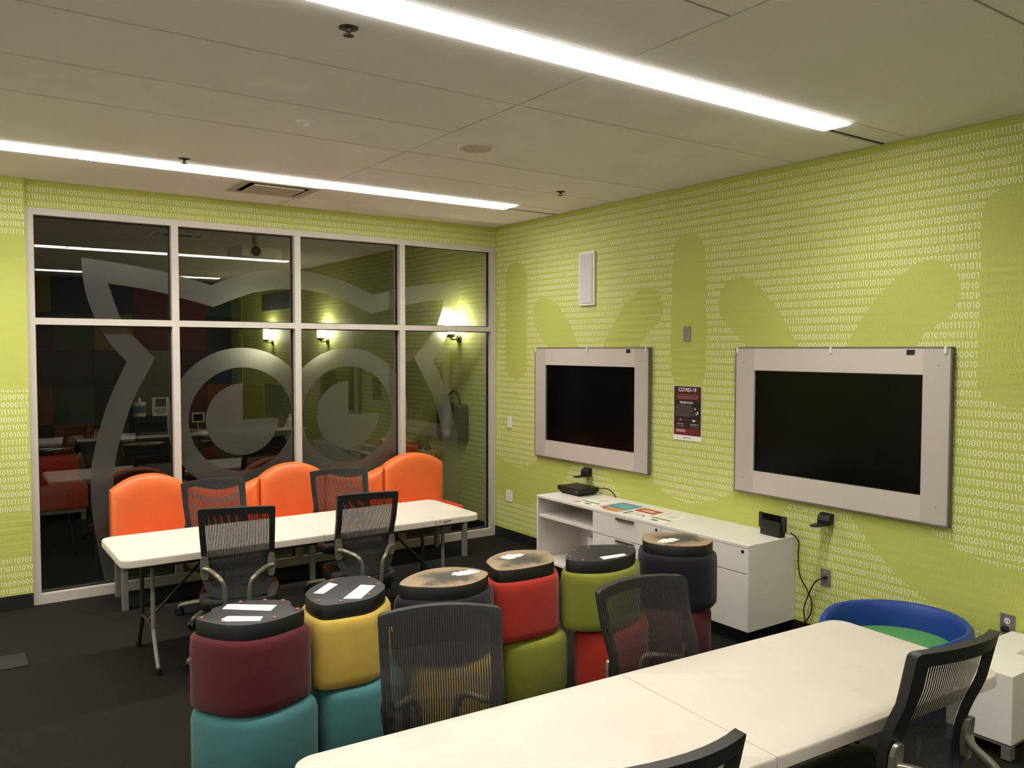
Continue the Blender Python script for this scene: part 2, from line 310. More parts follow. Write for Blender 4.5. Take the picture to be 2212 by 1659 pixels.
def run_digits(n, rr):
    s = []
    while len(s) < n:
        k = rr.random()
        if k < .45: s += list('01'*rr.randint(1, 5))
        elif k < .62: s += ['1']*rr.randint(2, 9)
        elif k < .8: s += ['0']*rr.randint(2, 9)
        else: s += [rr.choice('01') for _ in range(rr.randint(2, 5))]
    return s[:n]
def inpoly(px, py, poly):
    c = np.zeros(px.shape, bool); n = len(poly)
    for i in range(n):
        x1, y1 = poly[i-1]; x2, y2 = poly[i]
        if y1 == y2: continue
        c ^= ((y1 > py) != (y2 > py)) & (px < (x2-x1)*(py-y1)/(y2-y1)+x1)
    return c
def binary_print(parent, s0, s1, t0, t1, place, masks=(), known=(), seed=1):
    """rows of 0 and 1 printed on a wall; s runs in reading direction, t is height"""
    rr = random.Random(seed); P = .0562
    K = 14; ang = np.arange(K)/K*2*np.pi
    zero = np.concatenate([np.stack([.0114*np.cos(ang), .0182*np.sin(ang)], 1), np.stack([.0062*np.cos(ang), .0128*np.sin(ang)], 1)])
    zf = np.array([(i, (i+1) % K, K+(i+1) % K, K+i) for i in range(K)])
    hs = np.linspace(-.0182, .0182, 6)
    one = np.concatenate([np.stack([np.full(6, -.0004), hs], 1), np.stack([np.full(6, .0048), hs], 1), np.array([(-.0072, .0128), (-.0056, .0090), (-.0004, .0124), (-.0004, .0182)])])
    of = np.array([(i, 6+i, 7+i, i+1) for i in range(5)]+[(12, 13, 14, 15)])
    c0 = []; c1 = []
    k0 = math.ceil((t0+.018-2.732)/P); k1 = math.floor((t1-.018-2.732)/P)
    kn = {}
    for row, s, txt in known: kn.setdefault(row, []).append((s, txt))
    for k in range(k0, k1+1):
        t = 2.732+k*P; s = s0+rr.random()*.02
        ds = iter(run_digits(int((s1-s0)/.02)+2, rr)); pend = sorted(kn.get(k, [])); forced = []
        while s < s1-.012:
            if pend and s >= pend[0][0]: forced = list(pend.pop(0)[1])
            d = forced.pop(0) if forced else next(ds)
            adv = .0285 if d == '0' else .0215
            (c0 if d == '0' else c1).append((s+adv/2, t)); s += adv
    V = []; F = []; o = 0
    for c, tv, tf in ((c0, zero, zf), (c1, one, of)):
        if not c: continue
        c = np.array(c); v = (c[:, None, :]+tv[None]).reshape(-1, 2)
        f = (tf[None]+(np.arange(len(c))*len(tv))[:, None, None]).reshape(-1, 4)+o
        V.append(v); F.append(f); o += len(v)
    V = np.concatenate(V); F = np.concatenate(F)
    cen = V[F].mean(1); hid = np.zeros(len(F), bool)
    for mk in masks: hid |= inpoly(cen[:, 0], cen[:, 1], mk)
    pos = place(V)
    me = bpy.data.meshes.new('binary_print')
    me.vertices.add(len(pos)); me.vertices.foreach_set('co', pos.astype(np.float32).ravel())
    me.loops.add(F.size); me.loops.foreach_set('vertex_index', F.astype(np.int32).ravel())
    me.polygons.add(len(F)); me.polygons.foreach_set('loop_start', np.arange(0, F.size, 4, dtype=np.int32))
    me.polygons.foreach_set('loop_total', np.full(len(F), 4, np.int32))
    me.materials.append(PRINT); me.materials.append(FAINT)
    me.polygons.foreach_set('material_index', hid.astype(np.int32)); me.update(calc_edges=True)
    ob = bpy.data.objects.new('binary_print', me); COL.objects.link(ob); ob.parent = parent
    ob['kind'] = 'stuff'; ob['label'] = 'rows of small pale zeros and ones'
    return ob

wr = struct(MB().box(0, .12, YR, .0, 0, ZC+.05).build('wall_right', GREEN))
KNOWN = []
def known(y, z, txt): KNOWN.append((round((z-2.732)/.0562), -y, txt))
RIGHT_ROWS = ['1001010010100111', '1111101101011111', '1110101010110101', '0000000101011100', '1000000000000101', '1011011010101101', '0001111101011010', '0001000110000000', '0100010111110010', '0000110010100000', '1010111111111111']
for i, s in enumerate(RIGHT_ROWS): known(-4.80, 1.33-.0562*i, s)
MID_ROWS = ['00010010100', '0001011111110', '0000101000000', '1001000000000', '1001000000000', '0000100101010', '1011111110100', '0100111100101', '1010010111110', '1101001111110', '0101000000001', '0101111111110', '0011111001110001111111111000111100', '0101110101010101011011011111010101', '1101111111110010101010101001000000', '0101111111111111001010010101010100', '0101010010010000010100101110010101', '1010111111111010101001010001000000', '1111111110101011110101001011100000']
for i, s in enumerate(MID_ROWS): known(-2.33, 1.92-.0562*i, s)
WALL_MASK[7] = [(-5.13, 2.88)]+WALL_MASK[7][2:-1]+[(-5.13, 1.65), (-5.22, 1.67), (-5.29, 1.70), (-5.335, 1.77), (-5.34, 1.86), (-5.34, 2.70), (-5.325, 2.78), (-5.27, 2.84), (-5.20, 2.872)]
WALL_MASK[10] = WALL_MASK[10][:6]+[(-5.2, .765), (-5.4, .80), (-5.6, .88), (-5.75, 1.0), (-6.1, 1.0), (-6.0, .8), (-5.8, .58), (-5.55, .43), (-5.3, .36)]+WALL_MASK[10][8:]
binary_print(wr, .02, 7.0, .11, ZC-.01, lambda V: np.stack([np.full(len(V), -.002), -V[:, 0], V[:, 1]], 1),
             [[(-a, b) for a, b in mk] for mk in WALL_MASK], KNOWN, 3)
struct(MB().box(-.012, 0, YR, .0, 0, .10).build('baseboard_right', BASEB))
wb = struct(MB().box(-4.277, 0, .0, .12, 3.04, ZC+.05).build('wall_back', GREEN))
binary_print(wb, -4.27, -.01, 3.045, ZC-.005, lambda V: np.stack([V[:, 0], np.full(len(V), -.002), V[:, 1]], 1), seed=11)
wp = struct(MB().box(XL, -4.278, -.05, .12, 0, ZC+.05).build('wall_back_left', GREEN))
binary_print(wp, -5.6, -4.285, .11, ZC-.01, lambda V: np.stack([V[:, 0], np.full(len(V), -.052), V[:, 1]], 1),
             [[(-7, 1.665), (-4, 1.665), (-4, 2.82), (-7, 2.82)], [(-7, .395), (-4, .395), (-4, .735), (-7, .735)]], seed=17)
struct(MB().box(XL, -4.278, -.062, -.05, 0, .11).build('baseboard_back_left', BASEB))
wl = struct(MB().box(XL-.1, XL, YR, YF, 0, ZC+.05).build('wall_left', mat('wall_side_white', (236, 233, 227), .8)))
wrr = struct(MB().box(XL, .12, YR-.1, YR, 0, ZC+.05).build('wall_rear', mat('wall_rear_dark', (84, 78, 78), .8)))

# ceiling: panels with open joints under a dark void
ce = struct(MB().box(XL, 0, YR, -.0, ZC+.16, ZC+.2).build('ceiling', PLENUM))
G = .006
def cpanel(x0, x1, y0, y1, g=G):
    MB().box(x0+g, x1-g, y0+g, y1-g, ZC, ZC+.02).build('ceiling_panel', CEILM, ce)
SL = [(-1.25, -1.01), (-4.50, -4.30), (-8.05, -7.83)]       # light slots (y ranges)
for x0, x1, ys in ((-2.33, 0, [0, -1.01, None, -1.25, -1.85, -2.45, -3.68, -4.30, None, -4.50, -5.70, -6.9, -7.83, None, -8.05, YR]),
                   (-4.73, -2.33, [0, -1.01, None, -1.25, -2.43, -3.02, -3.68, -4.30, None, -4.50, -5.09, -6.3, -7.83, None, -8.05, YR]),
                   (XL, -4.73, [0, -1.01, None, -1.25, -2.43, -3.02, -3.68, -4.30, None, -4.50, -5.09, -6.3, -7.83, None, -8.05, YR])):
    for a, b in zip(ys[:-1], ys[1:]):
        if a is None or b is None: continue
        cpanel(x0, x1, b, a)
LAB = ['long recessed strip light nearest the glass wall', 'wide bright strip light crossing the top of the picture', 'strip light at the back of the room mirrored in the glass']
def strip_light(y0, y1, label, zone, lit=True, joints=(-.6, -1.585, -2.82, -4.05, -5.28, -6.5)):
    r = empty('linear_light', ((zone[0]+zone[1])/2, (y0+y1)/2, ZC), 0, label, 'ceiling light')
    ox, oy, oz = r.location
    h = MB()
    h.box(zone[0]-ox, zone[1]-ox, y0-oy+.003, y0-oy+.012, 0, .06).box(zone[0]-ox, zone[1]-ox, y1-oy-.012, y1-oy-.003, 0, .06)
    h.box(zone[0]-ox, zone[1]-ox, y0-oy+.003, y1-oy-.003, .05, .06)
    if lit: h.box(joints[0]-ox+.002, zone[1]-ox, y0-oy+.012, y1-oy-.036, .001, .05)
    h.build('housing', CEILM if lit else PLENUM, r)
    if lit: MB().box(joints[0]-ox+.004, zone[1]-ox, y1-oy-.034, y1-oy-.014, -.0005, .03).build('shadow_gap', GASKET, r)
    if lit:
        js = list(joints)+[zone[0]]
        for a, b in zip(js[:-1], js[1:]):
            MB().rbox(b-ox+.004, a-ox-.004, y0-oy+.014, y1-oy-.014, -.012, .04, .006, 2).build('lens', LAMP, r)
            la = bpy.data.lights.new('lens_light', 'AREA'); la.shape = 'RECTANGLE'; la.size = abs(a-b)-.02; la.size_y = y1-y0-.04
            la.energy = LIGHT_POWER*abs(a-b)/1.2; la.spread = math.radians(LIGHT_SPREAD); la.color = (1, .955, .88)
            lo = bpy.data.objects.new('lens_light', la); COL.objects.link(lo); lo.parent = r; lo.location = ((a+b)/2-ox, 0, -.0145)
    return r
for (a, b), l in zip(SL, LAB): strip_light(a, b, l, (XL+.02, -.005))

# ------------------------------------------------------------------ glazed wall
w1 = empty('window_1', (0, 0, 0), 0, kind='structure')
FX0, FX1, FT = -4.277, -.004, 3.04
MX = (-3.205, -2.155, -1.099); FW = .056
def fr(n, *a): return MB().box(*a).build(n, ALU, w1)
fr('jamb', FX0, FX0+FW, -.012, .11, 0, FT); fr('jamb', FX1-FW, FX1, -.012, .11, 0, FT)
fr('head', FX0+FW, FX1-FW, -.012, .11, FT-.052, FT); fr('sill', FX0+FW, FX1-FW, -.012, .11, 0, .075)
for x in MX: fr('mullion', x-FW/2, x+FW/2, -.011, .11, .075, FT-.052)
xs = [FX0+FW]+[v for x in MX for v in (x-FW/2, x+FW/2)]+[FX1-FW]
for i in range(4):
    a, b = xs[2*i], xs[2*i+1]
    fr('transom', a, b, -.011, .11, 2.156, 2.207)
    for z0, z1 in ((.075, 2.156), (2.207, FT-.052)):
        g = MB()
        for q in ((a, a+.008, .045, .075, z0, z1), (b-.008, b, .045, .075, z0, z1), (a, b, .045, .075, z0, z0+.008), (a, b, .045, .075, z1-.008, z1)): g.box(*q)
        g.build('gasket', GASKET, w1)
        MB().box(a+.004, b-.004, .058, .066, z0+.004, z1-.004).build('glass_pane', GLASS, w1)
# frosted owl film on the room side of the glass
def film(name, vs, fs):
    o = MB().add([(x, .0565, z) for x, z in vs], fs).build(name, FROST, w1); o['label'] = 'frosted '+name.replace('_', ' '); return o
no, ni = OWL_N
def densify(p, n):
    d = [0]
    for a, b in zip(p[:-1], p[1:]): d.append(d[-1]+math.hypot(b[0]-a[0], b[1]-a[1]))
    out = []
    for k in range(n):
        t = d[-1]*k/(n-1); i = max(j for j in range(len(d)) if d[j] <= t+1e-9); i = min(i, len(p)-2)
        u = (t-d[i])/max(1e-9, d[i+1]-d[i]); out.append((p[i][0]+(p[i+1][0]-p[i][0])*u, p[i][1]+(p[i+1][1]-p[i][1])*u))
    return out
def band(a, b):
    """strip between two outlines cut at matching corners"""
    n = len(a); return list(a)+list(b), [(i, i+1, n+i+1, n+i) for i in range(n-1)]
ow, iw = OWL[:no], OWL[no:]
oc = [0, 12, 18, 23, 31, 35, 40, 49]; ic = [44, 33, 28, 24, 17, 13, 9, 0]
va, vb = [], []
for k in range(7):
    n = 14; a = densify(ow[oc[k]:oc[k+1]+1], n); b = densify(iw[ic[k+1]:ic[k]+1][::-1], n)
    if k: a, b = a[1:], b[1:]
    va += a; vb += b
film('owl_outline', *band(va, vb))
for cx, side in ((-2.642, -1), (-1.645, 1)):
    N = 72; A = [math.tau*i/N for i in range(N+1)]
    clip = lambda x: min(x, -2.1435) if side < 0 else max(x, -2.1435)
    a = [(clip(cx+.63*math.cos(t)), 1.353+.63*math.sin(t)) for t in A]; b = [(cx+.457*math.cos(t), 1.353+.457*math.sin(t)) for t in A]
    film('owl_eye_ring', *band(a, b))
    q = [(cx, 1.353)]+[(cx+.317*math.cos(t), 1.353+.317*math.sin(t)) for t in [math.pi/2+1.5*math.pi*i/54 for i in range(55)]]
    film('owl_pupil', q, [(0, i, i+1) for i in range(1, 55)])
# ------------------------------------------------------------------ folding tables
def folding_table(name, cx, cy, L, W, rz, label, top, hand=None):
    r = empty(name, (cx, cy, 0), rz, label, 'table', 'white folding tables')
    h = L/2
    for s in (-1, 1):
        x0, x1 = (-h, -.0014) if s < 0 else (.0014, h)
        p = roundrect(-h, h, -W/2, W/2, .075, 8)
        q = [(max(x, .0014) if s > 0 else min(x, -.0014), y) for x, y in p]
        qq = []
        for a in q:
            if not qq or math.hypot(a[0]-qq[-1][0], a[1]-qq[-1][1]) > 1e-4: qq.append(a)
        if math.hypot(qq[0][0]-qq[-1][0], qq[0][1]-qq[-1][1]) < 1e-4: qq.pop()
        t_ = MB().levels(qq, [(.690, .004), (.694, 0), (.728, 0), (.734, .002), (.737, .006)])
        t_.v = [(s*.0014 if abs(v[0]) < .012 else v[0], v[1], v[2]) for v in t_.v]
        t_.build('top_half', top, r, smooth=True)
    for a_, b_ in ((-h+.12, -.03), (.03, h-.12)):
        for c_ in (-W/2+.05, W/2-.08): MB().box(a_, b_, c_, c_+.03, .665, .69).build('frame_rail', DARKLEG, r)
    for s in (-1, 1):
        x = s*(h-.21)
        for t in (-1, 1):
            lg = MB().tube([(x, t*.16, .68), (x, t*.16, .30), (x, t*.17, .22), (x, t*.27, .06), (x, t*.295, .02)], .0135).build('leg', GREYLEG if t < 0 else DARKLEG, r, smooth=True)
            MB().lathe([(.018, 0), (.018, .04), (.014, .045)], (x, t*.297, 0), 12).build('foot_cap', BLACKP, lg)
        for zz in (.25, .62): MB().tube([(x, -.163, zz), (x, .163, zz)], .010).build('crossbar', DARKLEG, r, smooth=True)
        MB().tube([(x, 0, .25), (x-s*.42, 0, .672)], .009).build('brace', DARKLEG, r, smooth=True)
    return r
ft = folding_table('folding_table', -2.76, -1.70, 2.48, .752, 0, 'white folding table in front of the orange sofa', WHITE_TOP)
PEN = mat('pen_ink', (60, 56, 50), .7)
for pts in ([(.0, .01), (.0, -.008)], [(.03, .006), (.04, .008)], [(.068, .008), (.074, -.004), (.082, .004), (.09, -.003), (.1, .006), (.115, .006), (.13, .009)]):
    MB().tube([(.849+a, -.3775, .712+b) for a, b in pts], .0022, 6).build('pen_mark', PEN, ft)
folding_table('folding_table', -2.775, -5.325, 2.54, .755, math.radians(-3.6), 'large stained white folding table in the foreground with a centre seam', STAINTOP)

# ------------------------------------------------------------------ mesh office chairs (face +Y, origin on the floor)
def bsurf(u, v):
    """u -1..1 across, v 0..1 up the backrest"""
    hw = .214+.016*v
    yc = -.205+.035*math.sin(min(v/.7, 1)*math.pi)-.11*max(0, v-.25)**1.3
    return Vector((u*hw, yc+.055*u*u-.0, .475+.515*v+.012*(1-u*u)*v))
def back_outline(mx, mt, mb, rt_, rb, n=12):
    """outline in (u, v) with margins and corner radii"""
    out = []
    x0, x1, y0, y1 = -1+mx, 1-mx, mb, 1-mt
    for cx, cy, ru, rv, a0 in ((x1-rt_, y1-rt_*.42, rt_, rt_*.42, 0), (x0+rt_, y1-rt_*.42, rt_, rt_*.42, 90), (x0+rb, y0+rb*.42, rb, rb*.42, 180), (x1-rb, y0+rb*.42, rb, rb*.42, 270)):
        for k in range(n+1):
            a = math.radians(a0+90*k/n); out.append((cx+ru*math.cos(a), cy+rv*math.sin(a)))
        nx = {0: 1, 90: 2, 180: 3, 270: 0}[a0]
        # extra points along the straight run to the next corner are added below
    dense = []
    for i, a in enumerate(out):
        b = out[(i+1) % len(out)]
        dense.append(a)
        if math.hypot(a[0]-b[0], a[1]-b[1]) > .2:
            for k in range(1, 8): dense.append((a[0]+(b[0]-a[0])*k/8, a[1]+(b[1]-a[1])*k/8))
    return dense
def make_chair():
    r = empty('office_chair', (0, 0, 0))
    # star base, casters
    b = MB()
    for k in range(5):
        a = math.radians(90+72*k+18); d = Vector((math.cos(a), math.sin(a), 0))
        b.tube([Vector((0, 0, .115)), d*.14+Vector((0, 0, .108)), d*.30+Vector((0, 0, .078)), d*.325+Vector((0, 0, .06))], [.022, .012], 8)
    b.lathe([(.03, .08), (.036, .09), (.036, .14), (.028, .15)], seg=16)
    b.build('star_base', SILVER, r, smooth=True)
    for k in range(5):
        a = math.radians(90+72*k+18); c = Vector((math.cos(a)*.325, math.sin(a)*.325, .0)); t = Vector((-math.sin(a), math.cos(a), 0))
        m = MB()
        for s in (-1, 1):
            p = c+t*s*.014
            m.tube([p-t*.008+Vector((0, 0, .028)), p+t*.008+Vector((0, 0, .028))], .027, 14, False)
        m.rbox(c.x-.016, c.x+.016, c.y-.016, c.y+.016, .03, .062, .006, 1)
        m.build('caster', BLACKP, r, smooth=True)
    MB().lathe([(.028, .14), (.028, .27), (.017, .275), (.017, .385)], seg=16).build('gas_lift', BLACKP, r, smooth=True)
    MB().rbox(-.11, .11, -.13, .11, .355, .402, .015).build('tilt_mechanism', BLACKP, r, smooth=True)
    s = smooth_poly([(-.20, -.20), (0, -.225), (.20, -.20), (.243, -.08), (.245, .12), (.20, .235), (0, .25), (-.20, .235), (-.245, .12), (-.243, -.08)], 5)
    MB().levels(s, [(.398, .03), (.405, .008), (.425, 0), (.455, 0), (.47, .008), (.478, .03), (.476, .08)]).build('seat', SEATF, r, smooth=True)
    # back frame: a ring on the curved back surface
    o = back_outline(0, 0, 0, .07, .5); n = len(o)
    def toward(uv):
        u, v = uv; side = abs(u)**6
        iu = u*(1-.165); iv = .5+(v-.5)*.84
        if v < .3: iv = max(iv, .115)
        return iu, iv
    inn_ = [toward(q) for q in o]
    m = MB(); vs = []
    for off in (.014, -.02):
        vs += [bsurf(*q)+Vector((0, off, 0)) for q in o]; vs += [bsurf(*q)+Vector((0, off, 0)) for q in inn_]
    fs = []
    for i in range(n):
        j = (i+1) % n
        fs += [(i, j, n+j, n+i), (2*n+i, 3*n+i, 3*n+j, 2*n+j), (i, 2*n+i, 2*n+j, j), (n+i, n+j, 3*n+j, 3*n+i)]
    m.add(vs, fs); m.build('back_frame', BLACKPL, r, smooth=True)
    # ribbed mesh: thin upright ribs over the front of the frame
    m = MB(); NR = 46
    for k in range(NR):
        u = -.93+1.86*k/(NR-1); e = max(0, abs(u)-.55)/.45
        v0 = .035+.12*e*e; v1 = .975-.025*e*e*e; du = .0163
        vs = []; S = 9
        for q in range(S):
            v = v0+(v1-v0)*q/(S-1)
            for w_ in (-du, du):
                vs.append(bsurf(u+w_, v)+Vector((0, .0165, 0)))
        m.add(vs, [(2*q, 2*q+1, 2*q+3, 2*q+2) for q in range(S-1)])
    mo = m.build('mesh_rib', MESHF, r); mo['kind'] = 'stuff'; mo['label'] = 'fine dark ribbed mesh'
    # side brackets and the bent support tubes behind the back
    for sg in (-1, 1):
        m = MB(); vs = []
        prof = [(.195, .016), (.22, .03), (.30, .034), (.38, .034), (.44, .026), (.455, .012)]
        loop = []
        for v, hw in prof: loop.append((v, hw))
        a = [bsurf(sg*(1.0-.09), v)+Vector((-hw*.75+.002*sg, -.0205, 0)) for v, hw in loop]+[bsurf(sg*(1.0-.09), v)+Vector((hw*.75, -.0205, 0)) for v, hw in loop[::-1]]
        bk = [p+Vector((0, -.018, 0)) for p in a]; N = len(a)
        m.add(a+bk, [tuple(range(N)), tuple(range(N, 2*N))[::-1]]+[(i, (i+1) % N, N+(i+1) % N, N+i) for i in range(N)])
        m.build('side_bracket', SILVER, r, bevel=.003)
        p0 = bsurf(sg*.90, .32)
        MB().tube([p0+Vector((sg*.012, -.036, 0)), p0+Vector((-sg*.035, -.075, -.006)), (sg*.105, -.31, .618), (sg*.076, -.322, .57), (sg*.070, -.31, .46), (sg*.068, -.27, .385), (sg*.066, -.12, .372)], .0145, 10).build('support_tube', SILVER, r, smooth=True)
    return r
chair = make_chair()
CH = [((-3.42, -2.369), (.41, -.144), 1, 'black mesh office chair seen from behind at the left of the far table'),
      ((-2.578, -2.358), (.40, -.067), 1, 'black mesh office chair seen from behind at the middle of the far table'),
      ((-3.143, -.842), (.469, -.001), -1, 'mesh office chair before the left arch of the orange sofa facing us'),
      ((-2.137, -.865), (.472, -.071), -1, 'mesh office chair before the middle of the orange sofa facing us'),
      ((-3.30, -4.54), (.439, -.183), -1, 'ribbed mesh chair back in front of the teal and yellow ottomans'),
      ((-2.396, -4.699), (.476, -.037), -1, 'mesh chair back in front of the lime and red ottomans'),
      ((-2.287, -5.966), (.425, -.037), 1, 'black mesh office chair at the right near side of the foreground table'),
      ((-3.52, -5.965), (.42, -.03), 1, 'chair whose curved top rail peeks up at the bottom edge of the picture')]
for i, ((tx, ty), ax, sgn, label) in enumerate(CH):
    o = chair if i == 0 else copy_tree(chair)
    a = math.atan2(ax[1], ax[0]) + (0 if sgn > 0 else math.pi)
    f = Vector((-math.sin(a), math.cos(a)))          # facing
    o.location = (tx+f.x*.226, ty+f.y*.226, 0); o.rotation_euler = (0, 0, a)
    o.scale = (math.hypot(*ax)/.46, 1.0, .98 if sgn < 0 else 1.05 if i < 2 else 1.08)
    tag(o, label, 'chair', 'mesh office chairs')

# ------------------------------------------------------------------ orange sofa
sofa = empty('sofa', (-2.25, -.36, 0), 0, 'orange and red vinyl sofa with three arched backs along the glass wall', 'sofa')
xsb = [-3.755, -3.18, -2.58, -1.99, -1.40, -.755]
def back_panel(x0, x1, kind):
    n = 22; top = []
    for k in range(n+1):
        t = k/n; e = 2*t-1
        z = .855+.112*(1-abs(e)**2.2) if kind else .78+.075*abs(e)**1.6
        top.append((x0+(x1-x0)*t, z))
    m = MB()
    prof = [(-.238, .12), (-.236, .085), (-.231, .05), (-.222, .025), (-.208, .008), (-.19, 0), (-.12, 0), (-.10, .006), (-.086, .02), (-.08, .045)]
    vs = []; N = None
    for y, ins in prof:
        ring = []
        for k, (x, z) in enumerate(top):
            t = k/n; xx = x0+ins+(x1-x0-2*ins)*t
            ring.append((xx+2.25, y+.36, z-ins))
        ring += [(x1-ins+2.25, y+.36, .36), (x0+ins+2.25, y+.36, .36)]
        N = len(ring); vs += ring
    fs = []
    for q in range(len(prof)-1):
        for i in range(N):
            j = (i+1) % N; fs.append((q*N+i, q*N+j, (q+1)*N+j, (q+1)*N+i))
    fs += [tuple(range(N))[::-1], tuple((len(prof)-1)*N+i for i in range(N))]
    m.add(vs, fs); m.build('back_panel', ORANGE, sofa, smooth=True)
for i in range(5): back_panel(xsb[i]+.002, xsb[i+1]-.002, i % 2 == 0)
for i in range(5):
    a, b = xsb[i]+2.25, xsb[i+1]+2.25
    MB().rbox(a+.003, b-.003, -.26, .135, .345, .50, .045, 4).build('seat_cushion', REDV, sofa, smooth=True)
MB().box(-1.5, 1.49, -.235, .26, .325, .35).build('base_rail', GREYLEG, sofa)
for x, y in ((-3.722, -.545), (-.748, -.586), (-2.25, -.545), (-3.70, -.13), (-.79, -.13)):
    MB().rbox(x-.022+2.25, x+.022+2.25, y-.022+.36, y+.022+.36, 0, .33, .004, 1).build('leg', GREYLEG, sofa)

# ------------------------------------------------------------------ ottoman stacks
def ottoman(name, poly, z0, inverted, fabric, label, topmat=None, stickers=(), glides=(), glue=None):
    cx = sum(p[0] for p in poly)/len(poly); cy = sum(p[1] for p in poly)/len(poly)
    r = empty(name, (cx, cy, z0), 0, label, 'ottoman', 'stacked upholstered ottomans')
    pl = [(a-cx, b-cy) for a, b in poly]; body = inset(pl, -.028)
    f0, f1 = (.0, .327) if inverted else (.08, .405)
    if inverted:
        MB().levels(body, [(0, .03), (.004, .012), (.018, .002), (.05, 0), (.27, 0), (.305, .003), (.32, .011), (.325, .02), (.322, .03)]).build('upholstery', fabric, r, smooth=True)
        MB().levels(pl, [(.318, .0), (.330, .0), (.385, 0), (.389, .003)]).build('plinth', BLKEDGE, r, smooth=True)
        t = MB().levels(pl, [(.3885, .001), (.391, .001), (.392, .003)]).build('plinth_board', topmat, r, smooth=True)
        for q in stickers: MB().prism([(a-cx, b-cy) for a, b in q], .3915, .3932).build('sticker', PAPER, r)
        for gx, gy in glides: MB().lathe([(.0095, 0), (.0095, .004), (.007, .006)], (gx-cx, gy-cy, .3915), 10).build('glide', COPPER, r, smooth=True)
        if glue:
            rr = random.Random(int(glue[0]*1000)); q = [(glue[0]-cx+(.06+.03*rr.random())*math.cos(t)*1.05, glue[1]-cy+(.026+.026*rr.random())*math.sin(t)) for t in [math.tau*k/26 for k in range(26)]]
            MB().prism(q, .3915, .394).build('glue_patch', GLUE, r)
    else:
        MB().levels(pl, [(0, .012), (.085, .012)]).build('plinth', BLKEDGE, r, smooth=True)
        MB().levels(body, [(.075, .02), (.08, .006), (.10, 0), (.355, 0), (.385, .008), (.40, .026), (.406, .06)]).build('upholstery', fabric, r, smooth=True)
    return r
def shift(poly, dx, dy, rot=0, sc=1):
    cx = sum(p[0] for p in poly)/len(poly); cy = sum(p[1] for p in poly)/len(poly); c, s = math.cos(rot), math.sin(rot)
    return [(cx+dx+((a-cx)*c-(b-cy)*s)*sc, cy+dy+((a-cx)*s+(b-cy)*c)*sc) for a, b in poly]
ZS = .408
PL_S4 = [(a+.012, b) for a, b in PL_S4]
S = {k: smooth_poly(v, 4) for k, v in (('1', PL_S1), ('2', PL_S2), ('3', PL_S3), ('4', PL_S4), ('5', PL_S5), ('6', PL_S6))}
ottoman('ottoman', shift(S['1'], .015, .0, 0, 1.06), 0, False, TEAL, 'teal ottoman at the bottom of the leftmost stack under the maroon one')
ottoman('ottoman', S['1'], ZS, True, MAROON, 'maroon ottoman turned upside down on the leftmost stack', BLKBOARD,
        [[(-3.824, -3.489), (-3.783, -3.433), (-3.603, -3.575), (-3.654, -3.639)], [(-3.868, -3.632), (-3.832, -3.606), (-3.707, -3.698), (-3.737, -3.748), (-3.866, -3.668)]],
        [(-3.726, -3.436), (-3.624, -3.473), (-3.556, -3.525), (-3.545, -3.685), (-3.67, -3.739), (-3.874, -3.675), (-3.932, -3.566)])
ottoman('ottoman', shift(S['2'], .045, -.01, 0, 1.05), 0, False, TEAL, 'teal ottoman under the yellow one')
ottoman('ottoman', S['2'], ZS, True, YELLOW, 'yellow ottoman turned upside down with two white stickers on its base', BLKBOARD,
        [[(-3.396, -3.494), (-3.265, -3.368), (-3.241, -3.421), (-3.359, -3.528)], [(-3.314, -3.656), (-3.15, -3.493), (-3.096, -3.547), (-3.246, -3.703)]],
        [(-3.235, -3.345), (-3.060, -3.397), (-3.075, -3.535), (-3.189, -3.668), (-3.340, -3.688), (-3.422, -3.622)])
ottoman('ottoman', shift(S['3'], .06, -.02, .1, .98), 0, False, YELLOW, 'yellow ottoman at the bottom behind the ribbed chair back')
ottoman('ottoman', S['3'], ZS, True, PURPLE, 'dark purple upside-down ottoman with a leaf-shaped tan base', SCUFF, glue=(-2.604, -3.6))
ottoman('ottoman', shift(S['4'], .058, -.02, 0, .95), 0, False, LIME, 'lime green ottoman under the red one')
ottoman('ottoman', S['4'], ZS, True, RED, 'red ottoman turned upside down with a scuffed tan base', SCUFF, glue=(-2.21, -3.461))
ottoman('ottoman', shift(S['5'], .062, -.03, 0, .93), 0, False, RED, 'red ottoman under the lime green one')
ottoman('ottoman', S['5'], ZS, True, LIME, 'lime green upside-down ottoman with a black base and one sticker', BLKBOARD,
        [[(-1.809, -3.752), (-1.639, -3.772), (-1.665, -3.812), (-1.827, -3.806)]],
        [(-1.945, -3.655), (-1.833, -3.560), (-1.72, -3.548), (-1.515, -3.682), (-1.66, -3.815), (-1.75, -3.826), (-1.935, -3.755)])
ottoman('ottoman', shift(S['6'], -.03, .0, .2, .95), 0, False, MAROON, 'maroon ottoman at the bottom of the rightmost stack')
ottoman('ottoman', S['6'], ZS, True, PURPLE, 'dark purple upside-down ottoman nearest the white credenza', SCUFF, glue=(-1.201, -3.686))

